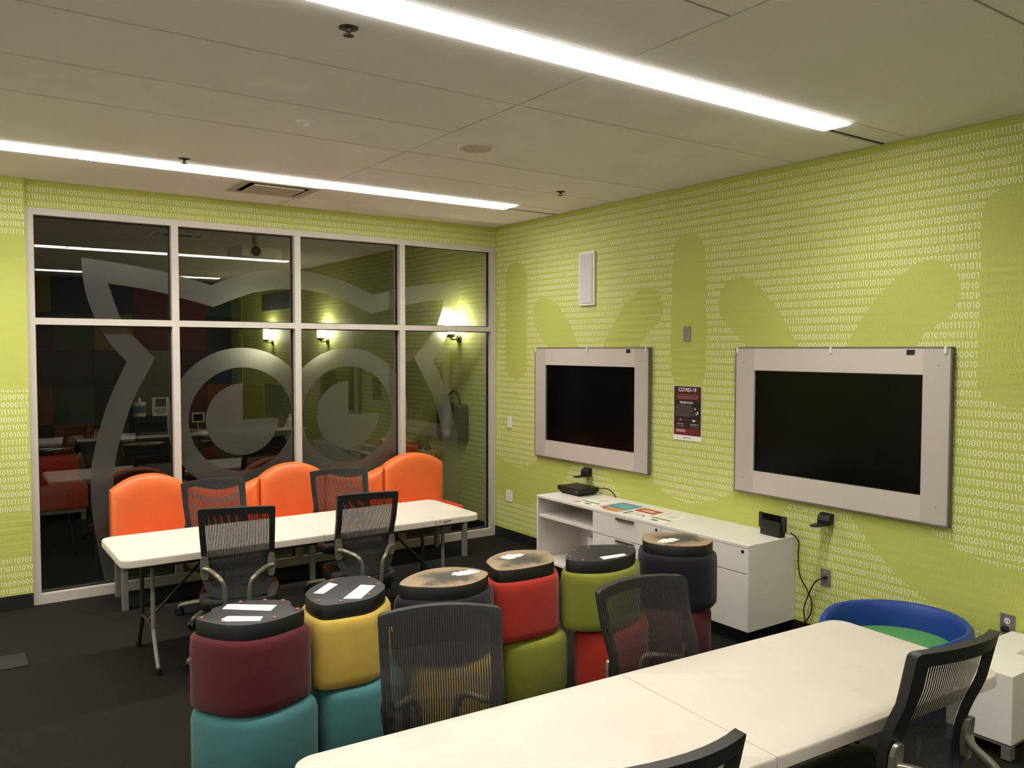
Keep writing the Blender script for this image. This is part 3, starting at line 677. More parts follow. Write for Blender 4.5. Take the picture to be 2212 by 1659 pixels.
# ------------------------------------------------------------------ credenza on the right wall
cz = empty('credenza', (-.25, -2.57, 0), 0, 'long low white credenza with open shelves and drawers under the screens', 'cabinet')
def cb(n, x0, x1, y0, y1, z0, z1, m=WHITE, par=None, bev=.002): return MB().box(x0+.25, x1+.25, y0+2.57, y1+2.57, z0, z1).build(n, m, par or cz, bevel=bev)
YA, YB, YM1, YM2 = -1.405, -3.735, -2.165, -2.937
cb('top', -.505, -.004, YB, YA, .662, .682)
cb('side_panel', -.5, -.004, YA-.02, YA, .10, .662); cb('side_panel', -.5, -.004, YB, YB+.02, .10, .662)
cb('divider', -.48, -.004, YM1-.01, YM1+.01, .12, .662); cb('divider', -.48, -.004, YM2-.01, YM2+.01, .12, .662)
cb('back_panel', -.016, -.004, YB+.02, YA-.02, .12, .662); cb('bottom_panel', -.5, -.004, YB+.02, YA-.02, .10, .12)
cb('shelf', -.49, -.016, YM1+.01, YA-.02, .49, .515)
cb('shelf', -.40, -.016, -2.15, -1.98, .12, .40)
cb('plinth', -.44, -.02, YB+.04, YA-.04, 0, .10, BLKEDGE)
for y0, y1 in ((YM2+.001, YM1-.001), (YB+.002, YM2-.001)):
    for z0, z1 in ((.4905, .66), (.104, .4845)):
        d = cb('drawer', -.503, -.484, y0+.002, y1-.002, z0, z1)
        if y0 > -3:
            h = cb('handle', -.522, -.503, -2.655, -2.458, z1-.012, z1-.004, EDGE, d); cb('pull_lip', -.522, -.515, -2.655, -2.458, z1-.022, z1-.004, EDGE, d)
    yl = y0+.045
    MB().lathe([(.011, 0), (.011, .004), (.008, .005)], (-.503+.25-.004, yl+2.57, .635), 14, 'x').build('lock', BLACKP, cz, smooth=True)

# black console, flyers, docked tablet, cords
con = empty('game_console', (-.165, -1.57, .682), 0, 'flat black electronics box on the left end of the credenza', 'console')
MB().rbox(-.10, .11, -.14, .14, .012, .03, .003, 1).build('lower_case', BLACKP, con); MB().rbox(-.115, .115, -.155, .15, .03, .068, .004, 2).build('upper_case', BLACKP, con)
MB().box(-.09, .09, -.12, .12, 0, .012).build('foot', BLKEDGE, con)
MB().lathe([(.004, 0), (.004, .002)], (-.117, -.12, .042), 10, 'x').build('power_button', PLATEW, con)
tag(MB().tube([(-.07, -1.715, .735), (-.04, -1.77, .745), (-.03, -1.84, .74), (-.03, -1.90, .71), (-.035, -1.93, .687)], .005, 8).build('console_cable', BLACKP, smooth=True), 'thin black cable looping off the flat black electronics box', 'cable')
def flyer(q, label, blocks):
    cx = sum(p[0] for p in q)/4; cy = sum(p[1] for p in q)/4
    r = empty('flyer', (cx, cy, .682), 0, label, 'flyer', 'printed flyers on the credenza')
    MB().prism([(a-cx, b-cy) for a, b in q], .0004, .0016).build('sheet', PAPER, r)
    P = [Vector(p) for p in q]
    for kk, (s0, s1, t0, t1, m) in enumerate(blocks):
        f = lambda s, t: (P[0]*(1-s)*(1-t)+P[1]*s*(1-t)+P[2]*s*t+P[3]*(1-s)*t)
        MB().prism([((p.x-cx), (p.y-cy)) for p in (f(s0, t0), f(s1, t0), f(s1, t1), f(s0, t1))], .0017+.0003*kk, .0019+.0003*kk).build('printed_block', m, r)
PG = mat('print_olive', (140, 160, 80), .7); PT = mat('print_teal', (70, 140, 150), .7, var=.15); PO = mat('print_orange', (200, 140, 80), .7); PR = mat('print_brick', (165, 70, 50), .7); PK = mat('print_ink', (110, 112, 115), .7); PP = mat('print_peach', (235, 170, 140), .7); PD = mat('print_pale', (215, 212, 190), .7)
flyer([(-.46, -1.83), (-.13, -1.86), (-.13, -2.09), (-.46, -2.10)], 'white flyer with an olive band nearest the black electronics box', [(.28, .4, .05, .95, PG), (.03, .2, .02, .25, PR), (.06, .16, .06, .2, PP), (.08, .2, .5, .75, PK), (.55, .9, .1, .2, PD), (.55, .9, .4, .75, PD)])
flyer([(-.46, -2.15), (-.13, -2.13), (-.13, -2.37), (-.46, -2.40)], 'teal and orange flyer second on the credenza', [(.33, 1, 0, 1, PT), (.45, .92, .15, .85, mat('print_teal_light', (110, 165, 165), .7)), (0, .33, .3, 1, PO), (.1, .3, .05, .3, PR)])
flyer([(-.46, -2.44), (-.16, -2.41), (-.16, -2.63), (-.46, -2.66)], 'flyer with a brick red picture third on the credenza', [(.55, 1, 0, 1, PR), (.68, .88, .2, .8, PP), (.05, .45, .05, .2, PK), (.05, .48, .3, .5, PD), (.1, .4, .6, .8, PD), (.2, .3, .85, .95, PK)])
flyer([(-.47, -2.70), (-.15, -2.66), (-.15, -2.88), (-.47, -2.92)], 'white flyer with an olive band last in the row', [(.28, .42, .05, .95, PG), (.06, .2, .3, .6, PK), (.5, .95, .1, .25, PD), (.55, .92, .4, .8, PD)])
dk = empty('docked_tablet', (-.12, -3.63, .682), math.radians(-6), 'black handheld game tablet standing in its dock on the credenza', 'game console')
MB().rbox(-.028, .028, -.09, .09, 0, .105, .006, 2).build('dock', BLACKP, dk, smooth=True)
tb = MB().rbox(-.010, .006, -.085, .085, .05, .148, .004, 2).build('tablet', SCREEN, dk, smooth=True)
for s in (-1, 1): MB().rbox(-.012, .010, s*.085 if s > 0 else -.122, .122 if s > 0 else -.085, .04, .15, .008, 2).build('controller', BLKBOARD, dk, smooth=True)
tag(MB().tube([(-.06, -3.735, .712), (-.03, -3.775, .66), (-.03, -3.775, .557), (-.03, -3.789, .433), (-.03, -3.857, .328), (-.03, -3.887, .265), (-.03, -3.878, .174), (-.03, -3.806, .06), (-.03, -3.79, .008)], .0045, 8).build('dock_cable', BLACKP, smooth=True), 'black cable hanging from the docked tablet down past the credenza', 'cable')
pc = empty('charger_cable', (-.02, -3.98, .45), 0, 'black power cord plugged into the grey wall plate beside the credenza', 'cable')
MB().rbox(-.022, .012, -.012, .012, -.008, .012, .004, 1).build('plug', BLACKP, pc)
MB().tube([(-.022, 0, .0), (-.035, .05, -.035), (-.032, .105, -.14), (-.034, .136, -.243), (-.034, .127, -.32), (-.034, .16, -.42), (-.034, .19, -.445)], .0045, 8).build('cord', BLACKP, pc, smooth=True)

# ------------------------------------------------------------------ framed screens
def display(yc, label, screws):
    r = empty('display', (-.004, yc, 1.46), 0, label, 'display', 'silver framed wall displays')
    hw, z0, z1 = .782, -.523, .524; sw, s0, s1 = .617, -.362, .363
    D = -.034
    def q(n, y0, y1, a, b, m, x0=-.002, x1=D, par=None, bev=.0): return MB().box(x1, x0, y0, y1, a, b).build(n, m, par or r, bevel=bev)
    q('side_panel', hw-.003, sw, z0+.004, z1-.004, BEZEL2); q('side_panel', -hw+.003, -sw, z0+.004, z1-.004, BEZEL2)
    q('top_panel', -sw, sw, s1, z1-.004, BEZEL); q('bottom_panel', -sw, sw, z0+.004, s0, BEZEL)
    e = MB()
    for y0, y1, a, b in ((-hw-.006, hw+.006, z1-.004, z1+.006), (-hw-.006, hw+.006, z0-.006, z0+.004), (-hw-.006, -hw+.003, z0, z1), (hw-.003, hw+.006, z0, z1)): e.box(D-.002, -.002, y0, y1, a, b)
    e.build('edge_trim', EDGE, r)
    q('screen', -sw, sw, s0, s1, SCREEN, -.004, -.016); 
    b = MB()
    for y0, y1, a, c in ((-sw, sw, s1-.008, s1), (-sw, sw, s0, s0+.006), (-sw, -sw+.008, s0, s1), (sw-.008, sw, s0, s1)): b.box(-.02, -.004, y0, y1, a, c)
    b.build('screen_rim', BLKEDGE, r)
    for y in (hw-.015, 0, -hw+.03):
        MB().rbox(D-.010, D, y-.009, y+.009, z1-.038, z1+.006, .004, 1).build('clip', PLATEW, r)
    MB().box(D-.003, D, -.565, -.515, z1-.042, z1-.012).build('sensor', BLKEDGE, r)
    for y, z in screws: MB().lathe([(.004, 0), (.004, .002)], (D-.002, y, z), 8, 'x').build('screw', EDGE, r)
    return r
SCW = [(.71, .42), (-.71, .42), (.71, -.42), (-.71, -.42)]
display(-1.537, 'smaller-looking silver framed black screen nearer the glass wall', SCW)
display(-4.007, 'large silver framed black screen at the right', SCW)

def cap_hook(y, z, label):
    r = empty('wall_bracket', (-.003, y, z), 0, label, 'bracket', 'black wall brackets under the screens')
    m = MB(); prof = [(.0, -.03), (.0, .045), (-.03, .045), (-.055, .03), (-.065, .0), (-.06, -.03)]
    n = len(prof)
    vs = [(x, -.045, zz) for x, zz in prof]+[(x, .045, zz) for x, zz in prof]
    m.add(vs, [tuple(range(n)), tuple(range(n, 2*n))[::-1]]+[(i, (i+1) % n, n+(i+1) % n, n+i) for i in range(n)])
    m.build('cap', BLACKP, r, bevel=.008)
    m = MB().levels([(-.05, -.045), (-.16, -.03), (-.18, 0), (-.16, .03), (-.05, .045)], [(-.03, 0), (-.022, 0)]); m.build('brim', BLACKP, r)
    return r
cap_hook(-1.53, .852, 'black cap-shaped bracket on the wall above the flat electronics box')
cap_hook(-3.985, .842, 'black cap-shaped bracket on the wall under the large screen')

# ------------------------------------------------------------------ wall fittings
sp = empty('wall_speaker', (-.003, -1.505, 2.61), 0, 'tall white rectangular speaker grille high on the green wall', 'speaker')
MB().box(-.02, 0, -.108, .108, -.243, .243).build('frame', PLATEW, sp, bevel=.004); MB().box(-.026, -.018, -.085, .085, -.22, .22).build('grille', mat('speaker_cloth', (206, 200, 200), .9, var=.05, scale=300), sp)
def plate(n, y, z, h, w_, m, label, cat='wall plate', screws=True):
    r = empty(n, (-.003, y, z), 0, label, cat)
    MB().box(-.007, 0, -w_/2, w_/2, -h/2, h/2).build('plate', m, r, bevel=.002)
    if screws:
        for s in (-1, 1): MB().lathe([(.004, 0), (.003, .002)], (-.009, 0, s*h*.38), 8, 'x').build('screw', PLATEW if m is STEEL else STEEL, r)
    return r
plate('wall_plate', -2.71, 2.095, .117, .07, STEEL, 'small steel blank plate high on the wall between the screens')
plate('wall_plate', -.277, 1.22, .117, .08, PLATEW, 'white blank plate on the wall by the window at mid height', screws=False)
plate('wall_plate', -.270, .455, .117, .115, PLATEW, 'white square plate low on the wall by the window', screws=False)
plate('outlet_plate', -3.976, .448, .115, .074, STEEL, 'grey outlet plate beside the credenza', 'outlet')
o = plate('outlet_plate', -5.118, .447, .117, .075, STEEL, 'grey duplex outlet above the white side cabinet with a black plug', 'outlet', False)
for s, mm in ((1, PLATEW), (-1, PLATEW)):
    p = MB().lathe([(.017, 0), (.017, .003)], (-.009, 0, s*.02), 16, 'x').build('socket', mm, o)
    if s > 0:
        for q_ in (-.008, .005): MB().box(-.0105, -.009, q_, q_+.003, .014, .028).build('slot', BLKEDGE, p)
tag(MB().rbox(-.05, -.012, -5.135, -5.10, .41, .445, .01, 2).build('power_plug', BLACKP, smooth=True), 'black plug in the lower socket above the white side cabinet', 'plug')

ps = empty('poster', (-.004, -2.722, 1.470), 0, 'dark red and black COVID-19 poster taped between the screens', 'poster')
PM = mat('poster_red', (72, 18, 22), .5, var=.25, scale=9); PB = mat('poster_black', (32, 20, 22), .5); PL = mat('poster_grey_text', (120, 112, 110), .6); PW = mat('poster_white', (240, 232, 228), .6, var=0.01); PRB = mat('poster_bright_red', (116, 28, 32), .5, var=.2); PPK = mat('poster_pink_text', (200, 120, 115), .6)
HW, HH = .1455, .216
MB().box(-.0015, -.0005, -HW, HW, -HH, HH).build('sheet', PAPER, ps)
def pb(n, a, b, z0, z1, m, x=-.0018): return MB().box(x, x+.0004, a, b, z0, z1).build(n, m, ps)
pb('printed_block', -HW+.004, HW-.004, .098, HH-.004, PM); pb('printed_block', -HW+.004, HW-.004, -.045, .098, PB); pb('printed_block', -HW+.004, HW-.004, -.176, -.045, PM); pb('printed_block', .004, HW-.006, -.118, -.064, PB, -.0021); pb('printed_block', -HW+.006, -.004, -.118, -.064, PB, -.0021); pb('printed_block', -HW+.02, HW-.004, -.172, -.122, PRB, -.0021)
TR = (math.pi/2, 0, -math.pi/2)
text_part('lettering', 'COVID-19', .042, PW, ps, (-.0030, -.0, .183), TR, xs=1.0, bold=.022)
text_part('lettering', 'Formerly known as Coronavirus', .017, PPK, ps, (-.0030, 0, .146), TR, xs=.95)
text_part('lettering', 'PREVENTION', .023, PW, ps, (-.0030, .01, .082), TR, bold=.02)
text_part('lettering', 'SYMPTOMS', .013, PW, ps, (-.0030, .073, -.088), TR); text_part('lettering', 'TRANSMISSION', .013, PW, ps, (-.0030, -.073, -.088), TR)
for i in range(3): pb('text_line', -.125+.02*(i > 0), .125-.02*(i > 0), .131-.009*i, .134-.009*i, PPK, -.0024)
for i in range(10): pb('text_line', -.045-.02*((i*7) % 3)+.02*(i % 4 == 1), .122, .060-.0095*i, .063-.0095*i, PL, -.0026)
for i in range(3): pb('text_line', .03, .118, -.100-.006*i, -.098-.006*i, PL, -.0026); pb('text_line', -.118, -.03, -.100-.006*i, -.098-.006*i, PL, -.0026)
for i in range(2): pb('text_line', .012+.01*i, .118, -.138-.011*i, -.134-.011*i, PW, -.0028)
MB().lathe([(.034, 0), (.034, .0004)], (-.0024, -.095, .02), 24, 'x').build('badge', PB, ps)
MB().tube([(-.003, -.105, .018), (-.003, -.112, .004), (-.003, -.098, -.004), (-.003, -.086, .002)], .004, 6).tube([(-.003, -.085, .034), (-.003, -.078, .042), (-.003, -.088, .03)], .004, 6).build('icon', PW, ps)
MB().tube([(-.003, .078, -.06), (-.003, .064, -.048)], .003, 6).build('icon', PW, ps); pb('icon', -.085, -.055, -.063, -.05, PW, -.0028)
MB().lathe([(.006, 0), (.006, .0004)], (-.0024, .03, -.195), 12, 'x').build('seal', PB, ps); pb('text_line', -.04, .018, -.198, -.193, PL, -.0026)

# ------------------------------------------------------------------ blue tub seat and white side cabinet
tub = empty('tub_seat', (-.50, -4.745, 0), 0, 'blue oval tub seat with a green cushion against the right wall', 'seat')
def tubm(a0, a1, n=64):
    prof = [(.80, .0), (.90, .03), (.97, .16), (1.0, .34), (1.0, .42), (.985, .45), (.95, .465), (.90, .46), (.865, .435), (.85, .38), (.84, .30), (.83, .24)]
    m = MB(); vs = []; L = len(prof)
    for k in range(n):
        a = math.tau*k/n; x, y = math.cos(a), math.sin(a)
        drop = .06*max(0, -x)**1.5
        for rr_, z in prof:
            zz = z-(drop if z > .2 else 0)
            vs.append((x*rr_*.43, y*rr_*.385, zz))
    fs = []
    for k in range(n):
        l = (k+1) % n
        for i in range(L-1): fs.append((k*L+i, l*L+i, l*L+i+1, k*L+i+1))
    fs.append(tuple(k*L for k in range(n))); fs.append(tuple(k*L+L-1 for k in range(n)))
    return m.add(vs, fs)
tubm(0, 0).build('shell', BLUE, tub, smooth=True)
MB().lathe([(.83, .24), (.83, .31), (.80, .325), (.4, .33)], seg=48, sx=.43, sy=.385).build('cushion', GREENC, tub, smooth=True)
sc_ = empty('side_cabinet', (-.36, -5.30, 0), 0, 'white box cabinet on metal legs at the right edge', 'cabinet')
MB().box(-.345, .345, -.155, .155, .085, .42).build('body', WHITE, sc_, bevel=.002)
MB().box(-.34, .34, -.15, .15, .068, .085).build('base_frame', STEEL, sc_)
for x in (-.32, .32):
    for y in (-.13, .13):
        l = MB().box(x-.022, x+.022, y-.022, y+.022, .008, .07).build('leg', STEEL, sc_); MB().lathe([(.012, 0), (.012, .009)], (x, y, 0), 10).build('glide', BLKEDGE, l)
MB().box(.0, .22, -.10, -.02, .42, .423).build('vent_plate', mat('vent_grey_green', (180, 184, 165), .5), sc_)

# floor box
fb = empty('floor_box', (-4.53, -1.25, 0), 0, 'flat dark floor box lid in the carpet at the left edge', 'floor box')
MB().rbox(-.11, .11, -.13, .13, 0, .008, .003, 1).build('lid', mat('floor_box_lid', (27, 25, 22), .85), fb); MB().box(-.115, .115, -.136, -.13, 0, .009).build('rim', mat('rim_dark', (60, 55, 46), .5, .4), fb)

# ------------------------------------------------------------------ ceiling fittings
cs = empty('ceiling_speaker', (-2.016, -2.795, ZC), 0, 'round white speaker set in the ceiling', 'speaker')
MB().lathe([(.128, 0), (.128, -.006), (.115, -.012), (.098, -.008), (.098, 0)], seg=40).build('ring', PLATEW, cs, smooth=True); MB().lathe([(.098, -.002), (.098, -.006), (.06, -.008)], seg=40).build('grille', mat('grille_grey', (205, 198, 186), .8), cs, smooth=True)
sd = empty('smoke_detector', (-3.116, -2.737, ZC), 0, 'faint white round detector cap on the ceiling', 'smoke detector')
MB().lathe([(.055, 0), (.055, -.006), (.05, -.009)], seg=28).build('plate', CEILM, sd, smooth=True); MB().lathe([(.016, -.008), (.016, -.025), (.01, -.03)], seg=16).build('cap', CEILM, sd, smooth=True)
for x, y, l in ((-3.482, -4.138, 'metal sprinkler head beside the wide strip light'), (-3.453, -1.393, 'metal sprinkler head beside the far strip light'), (-.675, -1.951, 'metal sprinkler head near the right wall')):
    k = empty('sprinkler', (x, y, ZC), 0, l, 'sprinkler', 'ceiling sprinklers'); k.scale = (1.1, 1.1, .55)
    MB().lathe([(.036, 0), (.036, -.004), (.022, -.010)], seg=20).build('escutcheon', DARKLEG, k, smooth=True)
    MB().lathe([(.010, -.008), (.009, -.03), (.006, -.032)], seg=10).tube([(.0, -.012, -.03), (0, -.013, -.045), (0, 0, -.055)], .003, 6).tube([(.0, .012, -.03), (0, .013, -.045), (0, 0, -.055)], .003, 6).build('body', DARKLEG, k, smooth=True)
    MB().lathe([(.006, -.053), (.02, -.056), (.02, -.058)], seg=14).build('deflector', DARKLEG, k)
v = empty('air_diffuser', (-2.61, -.70, ZC), 0, 'square grey air diffuser in the ceiling by the glass wall', 'air vent')
def ringbox(m, h, t, z0, z1):
    m.box(-h, h, -h*.83, -h*.83+t, z0, z1).box(-h, h, h*.83-t, h*.83, z0, z1).box(-h, -h+t, -h*.83+t, h*.83-t, z0, z1).box(h-t, h, -h*.83+t, h*.83-t, z0, z1)
VG = mat('vent_grey', (196, 188, 174), .6)
m = MB(); ringbox(m, .31, .07, -.006, 0); m.build('frame', VG, v)
MB().box(-.20, .20, -.165, .165, -.016, -.008).build('centre_plate', VG, v)
for sx in (-1, 1): MB().box(sx*.12-.01, sx*.12+.01, -.01, .01, -.009, -.001).build('hanger', VG, v); MB().box(-.29, .29, -.24, .24, -.003, -.001).build('backing', mat('vent_shadow_grey', (120, 112, 100), .8), v)
# ------------------------------------------------------------------ adjoining room seen through the glass
wa = struct(MB().box(0, .12, .0, YF, 0, ZC+.05).build('wall_adjoining_right', GREEN))
binary_print(wa, -8.9, -.13, .11, ZC-.01, lambda V: np.stack([np.full(len(V), -.002), -V[:, 0], V[:, 1]], 1),
             [[(-3.9, .0), (-3.6, 2.4), (-3.1, 2.4), (-3.4, 0)], [(-1.6, 1.2), (-1.0, 1.95), (-.75, 1.95), (-1.2, 1.0)]], seed=23)
struct(MB().box(-.012, 0, .12, YF, 0, .10).build('baseboard_adjoining', BASEB))
for y0, y1, z0, z1, c in ((7.5, 8.64, .73, 1.3, (190, 160, 40)), (6.03, 7.4, .78, 1.35, (40, 70, 90)), (6.07, 7.52, 2.65, 2.95, (40, 60, 90)), (8.7, 8.98, .1, ZC-.02, (160, 170, 110))):
    MB().box(-.012, -.003, y0, y1, z0, z1).build('colour_panel', mat('panel_%d_%d_%d' % c, c, .7), wa)
wf = struct(MB().box(XL, .12, YF, YF+.1, 0, ZC+.05).build('wall_adjoining_far', mat('far_wall_grey', (60, 58, 60), .8)))
PALC = {'r': (120, 30, 26), 'b': (30, 56, 100), 'g': (56, 96, 60), 'y': (150, 130, 40), 'p': (70, 30, 50), 'o': (170, 90, 30), 't': (40, 90, 90), 'l': (130, 150, 50), 'k': (40, 30, 36), 'e': (150, 140, 110)}
ROWS = ['orbgtkel', 'ybrrbtgl', 'pgyrktbl', 'pkerpgty', 'ogktbrlo']      # bottom to top handled below
for j, row in enumerate(['koggrybt', 'ogkerotg', 'pkkepbtg', 'pgyrrkge', 'ybbrrtge']):
    for i, ch in enumerate(row):
        x0 = -3.82+.645*i-.0; 
        if x0 > -.05: break
        MB().box(x0, min(x0+.637, -.01), YF-.02, YF-.001, .02+.645*j, .02+.645*j+.637).build('wall_square', mat('square_'+ch, tuple(c*.72 for c in PALC[ch]), .75), wf)
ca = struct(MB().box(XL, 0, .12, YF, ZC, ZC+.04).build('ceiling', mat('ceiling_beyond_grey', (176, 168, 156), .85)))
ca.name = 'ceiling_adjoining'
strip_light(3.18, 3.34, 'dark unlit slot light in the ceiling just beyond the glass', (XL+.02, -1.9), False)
strip_light(6.05, 6.25, 'dark unlit slot light far beyond the glass', (XL+.02, -.2), False)
def sconce(y, label):
    r = empty('wall_sconce', (0, y, 2.2), 0, label, 'wall lamp', 'lit wall sconces beyond the glass')
    MB().lathe([(.045, -.002), (.045, -.02), (.03, -.03)], (0, 0, -.11), 18, 'x').build('backplate', BLACKP, r, smooth=True)
    MB().tube([(-.02, 0, -.11), (-.09, 0, -.12), (-.12, 0, -.10), (-.12, 0, -.06)], .010, 8).build('arm', BLACKP, r, smooth=True)
    MB().lathe([(.02, -.10), (.05, -.09), (.05, -.06), (.03, -.055)], (-.12, 0, 0), 20).build('cup', BLACKP, r, smooth=True)
    MB().lathe([(.04, -.055), (.05, -.05), (.05, .15), (.045, .155)], (-.12, 0, 0), 22).build('shade', SHADE, r, smooth=True)
sconce(.72, 'bright wall sconce behind the rightmost glass pane'); sconce(4.5, 'bright wall sconce behind the third glass column'); sconce(6.96, 'small bright wall sconce farthest beyond the glass')
pj = empty('projector', (-2.2, 1.05, 2.93), math.radians(10), 'pale projector hung from the ceiling beyond the glass', 'projector')
MB().rbox(-.22, .22, -.16, .16, -.06, .06, .02, 2).build('case', PLATEW, pj, smooth=True); MB().tube([(0, 0, .06), (0, 0, .315)], .025, 12).build('pole', STEEL, pj); MB().lathe([(.05, 0), (.045, .02)], (-.08, -.18, 0), 18, 'y').build('lens', SCREEN, pj)
av = empty('air_diffuser', (-2.6, 2.5, ZC), 0, 'air diffuser in the dim ceiling beyond the glass', 'air vent')
for h, t, z0 in ((.30, .05, -.01), (.2, .04, -.014)):
    m = MB(); ringbox(m, h, t, z0, 0); m.build('louvre', VG, av)
MB().box(-.29, .29, -.24, .24, -.003, -.001).build('backing', PLENUM, av)
# red sofa, armchair
def red_seat(n, x0, x1, y0, y1, face, label, zb=.66):
    r = empty(n, ((x0+x1)/2, (y0+y1)/2, 0), 0, label, 'sofa'); hx, hy = (x1-x0)/2, (y1-y0)/2
    MB().rbox(-hx, hx, -hy, hy, .12, .43, .05, 3).build('seat', REDV, r, smooth=True)
    if face == 'y': MB().rbox(-hx, hx, hy-.2, hy+.0, .40, zb, .05, 3).build('backrest', REDV, r, smooth=True)
    else: MB().rbox(hx-.2, hx, -hy, hy, .40, zb, .05, 3).build('backrest', REDV, r, smooth=True)
    MB().box(-hx+.02, hx-.02, -hy+.02, hy-.02, .09, .125).build('base_rail', STEEL, r)
    for sx in (-1, 1):
        for sy in (-1, 1): MB().box(sx*(hx-.05)-.025, sx*(hx-.05)+.025, sy*(hy-.05)-.025, sy*(hy-.05)+.025, 0, .09).build('leg', STEEL, r)
red_seat('red_sofa', -5.3, -3.43, 3.33, 4.2, 'y', 'dark red sofa on metal legs beyond the left glass panes', .68)
red_seat('red_armchair', -.98, -.10, 1.45, 2.2, 'x', 'red armchair beyond the glass behind the right arch of the sofa', .86)
# counter with small things
ct = empty('counter_desk', (-1.75, 4.95, 0), 0, 'long dark counter desk with a pale top beyond the glass', 'desk')
MB().box(-1.62, 1.45, -.3, .3, .77, .80).build('top', WHITE, ct); MB().box(-1.58, 1.41, -.27, .25, 0, .77).build('body', mat('desk_body_dark', (36, 26, 26), .6), ct)
pr = empty('printer', (-2.42, 4.95, .80), 0, 'black printer on the counter beyond the glass', 'printer')
MB().rbox(-.25, .25, -.2, .2, 0, .2, .015, 2).build('case', BLACKP, pr); MB().box(-.2, .2, -.22, -.2, .05, .08).build('tray', BLKBOARD, pr); MB().rbox(-.22, .22, -.18, .18, .2, .25, .01, 1).build('lid', BLACKP, pr)
cn = empty('wipe_canister', (-2.58, 4.85, 1.05), 0, 'white and blue wipes canister on the black printer', 'canister')
MB().lathe([(.075, 0), (.08, .01), (.08, .05)], seg=22).build('base', PLATEW, cn, smooth=True); MB().lathe([(.0805, .05), (.0805, .15)], seg=22).build('label_band', mat('label_blue', (70, 130, 160), .5, var=.4, scale=25), cn, smooth=True); MB().lathe([(.08, .15), (.08, .19), (.07, .2)], seg=22).build('lid', PLATEW, cn, smooth=True); MB().lathe([(.02, .2), (.025, .23), (.01, .26)], seg=10).build('wipe', PAPER, cn, smooth=True)
sg = empty('counter_sign', (-2.31, 4.85, 1.05), 0, 'small white printed sign standing on the black printer', 'sign')
MB().box(-.11, .11, -.004, .004, 0, .255).build('sheet', PAPER, sg); MB().box(-.065, .07, -.0055, -.004, .125, .235).build('picture', mat('sign_photo', (92, 88, 80), .7, var=.4, scale=20), sg)
for i in range(3): MB().box(-.08+.02*(i == 2), .08-.02*(i == 2), -.0055, -.004, .085-.026*i, .095-.026*i).build('text_line', PK, sg)
MB().box(-.11, .11, -.03, .03, 0, .006).build('stand', PLATEW, sg)
tbx = empty('tablet_frame', (-1.80, 4.9, .80), math.radians(8), 'small white-framed tablet on a stand on the counter', 'tablet')
MB().rbox(-.09, .09, -.008, .008, .13, .27, .006, 1).build('frame', PLATEW, tbx); MB().box(-.07, .07, -.010, -.008, .15, .25).build('screen', SCREEN, tbx); MB().box(-.12, .12, -.1, .1, 0, .02).tube([(0, 0, .02), (0, .02, .14)], .012, 8).build('stand', STEEL, tbx)
def bottle(n, x, y, prof, m, label, cat, cap=None):
    r = empty(n, (x, y, .80), 0, label, cat); MB().lathe(prof, seg=20).build('body', m, r, smooth=True)
    if cap: MB().lathe(cap, seg=16).build('cap', PLATEW, r, smooth=True)
bottle('bottle', -.47, 4.85, [(.05, 0), (.055, .01), (.055, .12), (.03, .15)], PLATEW, 'white bottle at the right end of the counter', 'bottle', [(.032, .15), (.032, .19)])
bottle('paper_cup', -.52, 4.73, [(.03, 0), (.04, .09)], PAPER, 'white paper cup in front of the white bottle', 'cup')
bottle('figurine', -.62, 4.85, [(.05, 0), (.06, .05), (.04, .10), (.045, .14), (.02, .18)], mat('figurine_brown', (90, 50, 36), .6), 'brown figurine beside the white bottle', 'figurine')
bottle('glass_jar', -.36, 4.78, [(.045, 0), (.05, .01), (.05, .15), (.035, .18), (.035, .2)], mat('jar_glassy', (150, 156, 130), .15), 'glass jar at the very end of the counter', 'jar')
bottle('spray_bottle', -3.22, 4.85, [(.04, 0), (.045, .01), (.045, .11), (.02, .15), (.02, .19)], mat('bottle_red', (130, 40, 40), .5), 'red bottle at the left end of the counter', 'bottle')
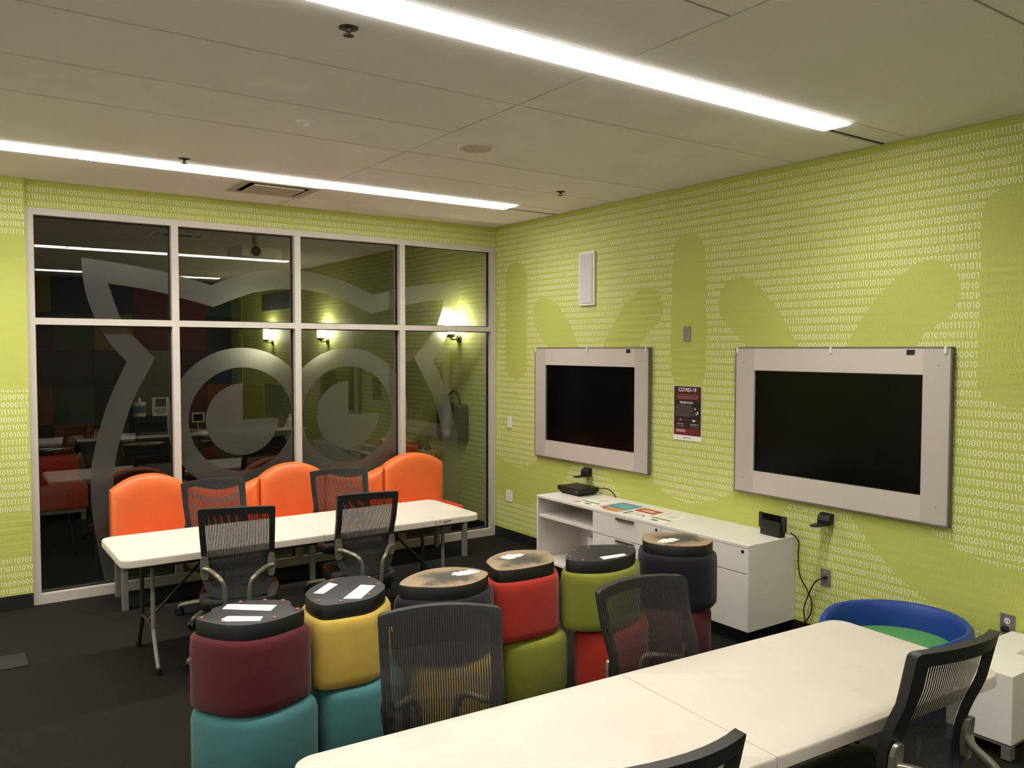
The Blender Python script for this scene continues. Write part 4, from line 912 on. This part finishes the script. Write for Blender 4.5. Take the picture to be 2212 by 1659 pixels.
yb = empty('card_box', (-3.06, 4.85, .80), 0, 'yellow card box on the left end of the counter', 'box'); MB().box(-.09, .09, -.05, .05, 0, .085).build('body', mat('card_yellow', (190, 160, 60), .7), yb); MB().box(-.092, .092, -.052, .052, .07, .10).build('lid', mat('card_ochre', (160, 120, 50), .7), yb)
# bag with tag, little stand
bg = empty('hanging_bag', (-.01, .77, 1.16), 0, 'dark hanging bag with a white tag on the green wall beyond the glass', 'bag')
p = roundrect(-.26, .24, -.22, .20, .05)
MB().add([(-.01, y, z) for y, z in p]+[(-.13, y*.95, z*.95) for y, z in p], [tuple(range(len(p))), tuple(range(len(p), 2*len(p)))[::-1]]+[(i, (i+1) % len(p), len(p)+(i+1) % len(p), len(p)+i) for i in range(len(p))]).build('body', mat('bag_dark_olive', (46, 44, 34), .7), bg, smooth=True)
MB().tube([(-.07, -.2, .18), (-.05, -.1, .3), (-.03, .02, .34), (-.05, .12, .28), (-.07, .2, .18)], .012, 8).build('strap', BLACKP, bg, smooth=True)
tg = MB().box(-.142, -.136, -.08, .03, -.17, .19).build('tag', PAPER, bg)
MB().box(-.1435, -.142, -.05, .0, -.06, .0).build('print', PB, tg)
for i in range(2): MB().box(-.1435, -.142, -.06, .01, .07+.06*i, .1+.06*i).build('print', PK, tg)
MB().lathe([(.012, 0), (.012, -.03)], (.01, .02, .34), 10, 'x').build('hook', STEEL, bg)
st = empty('small_stand', (-.22, 1.02, 0), 0, 'little pale-edged stand beyond the right glass pane', 'stand')
MB().box(-.15, .15, -.1, .1, .80, .82).build('top', mat('stand_wood', (170, 140, 100), .6), st)
for sx in (-1, 1):
    for sy in (-1, 1): MB().tube([(sx*.12, sy*.07, .80), (sx*.14, sy*.09, 0)], .012, 8).build('leg', mat('stand_wood', (0, 0, 0)), st)
fg = empty('knob_figurine', (-.26, 1.0, .82), 0, 'small dark figurine on the little stand', 'figurine'); MB().lathe([(.035, 0), (.04, .02), (.02, .05), (.025, .065)], seg=14).build('body', BLACKP, fg, smooth=True); MB().lathe([(.008, .06), (.024, .075), (.024, .09), (.01, .105)], seg=14).build('head', BLACKP, fg, smooth=True)
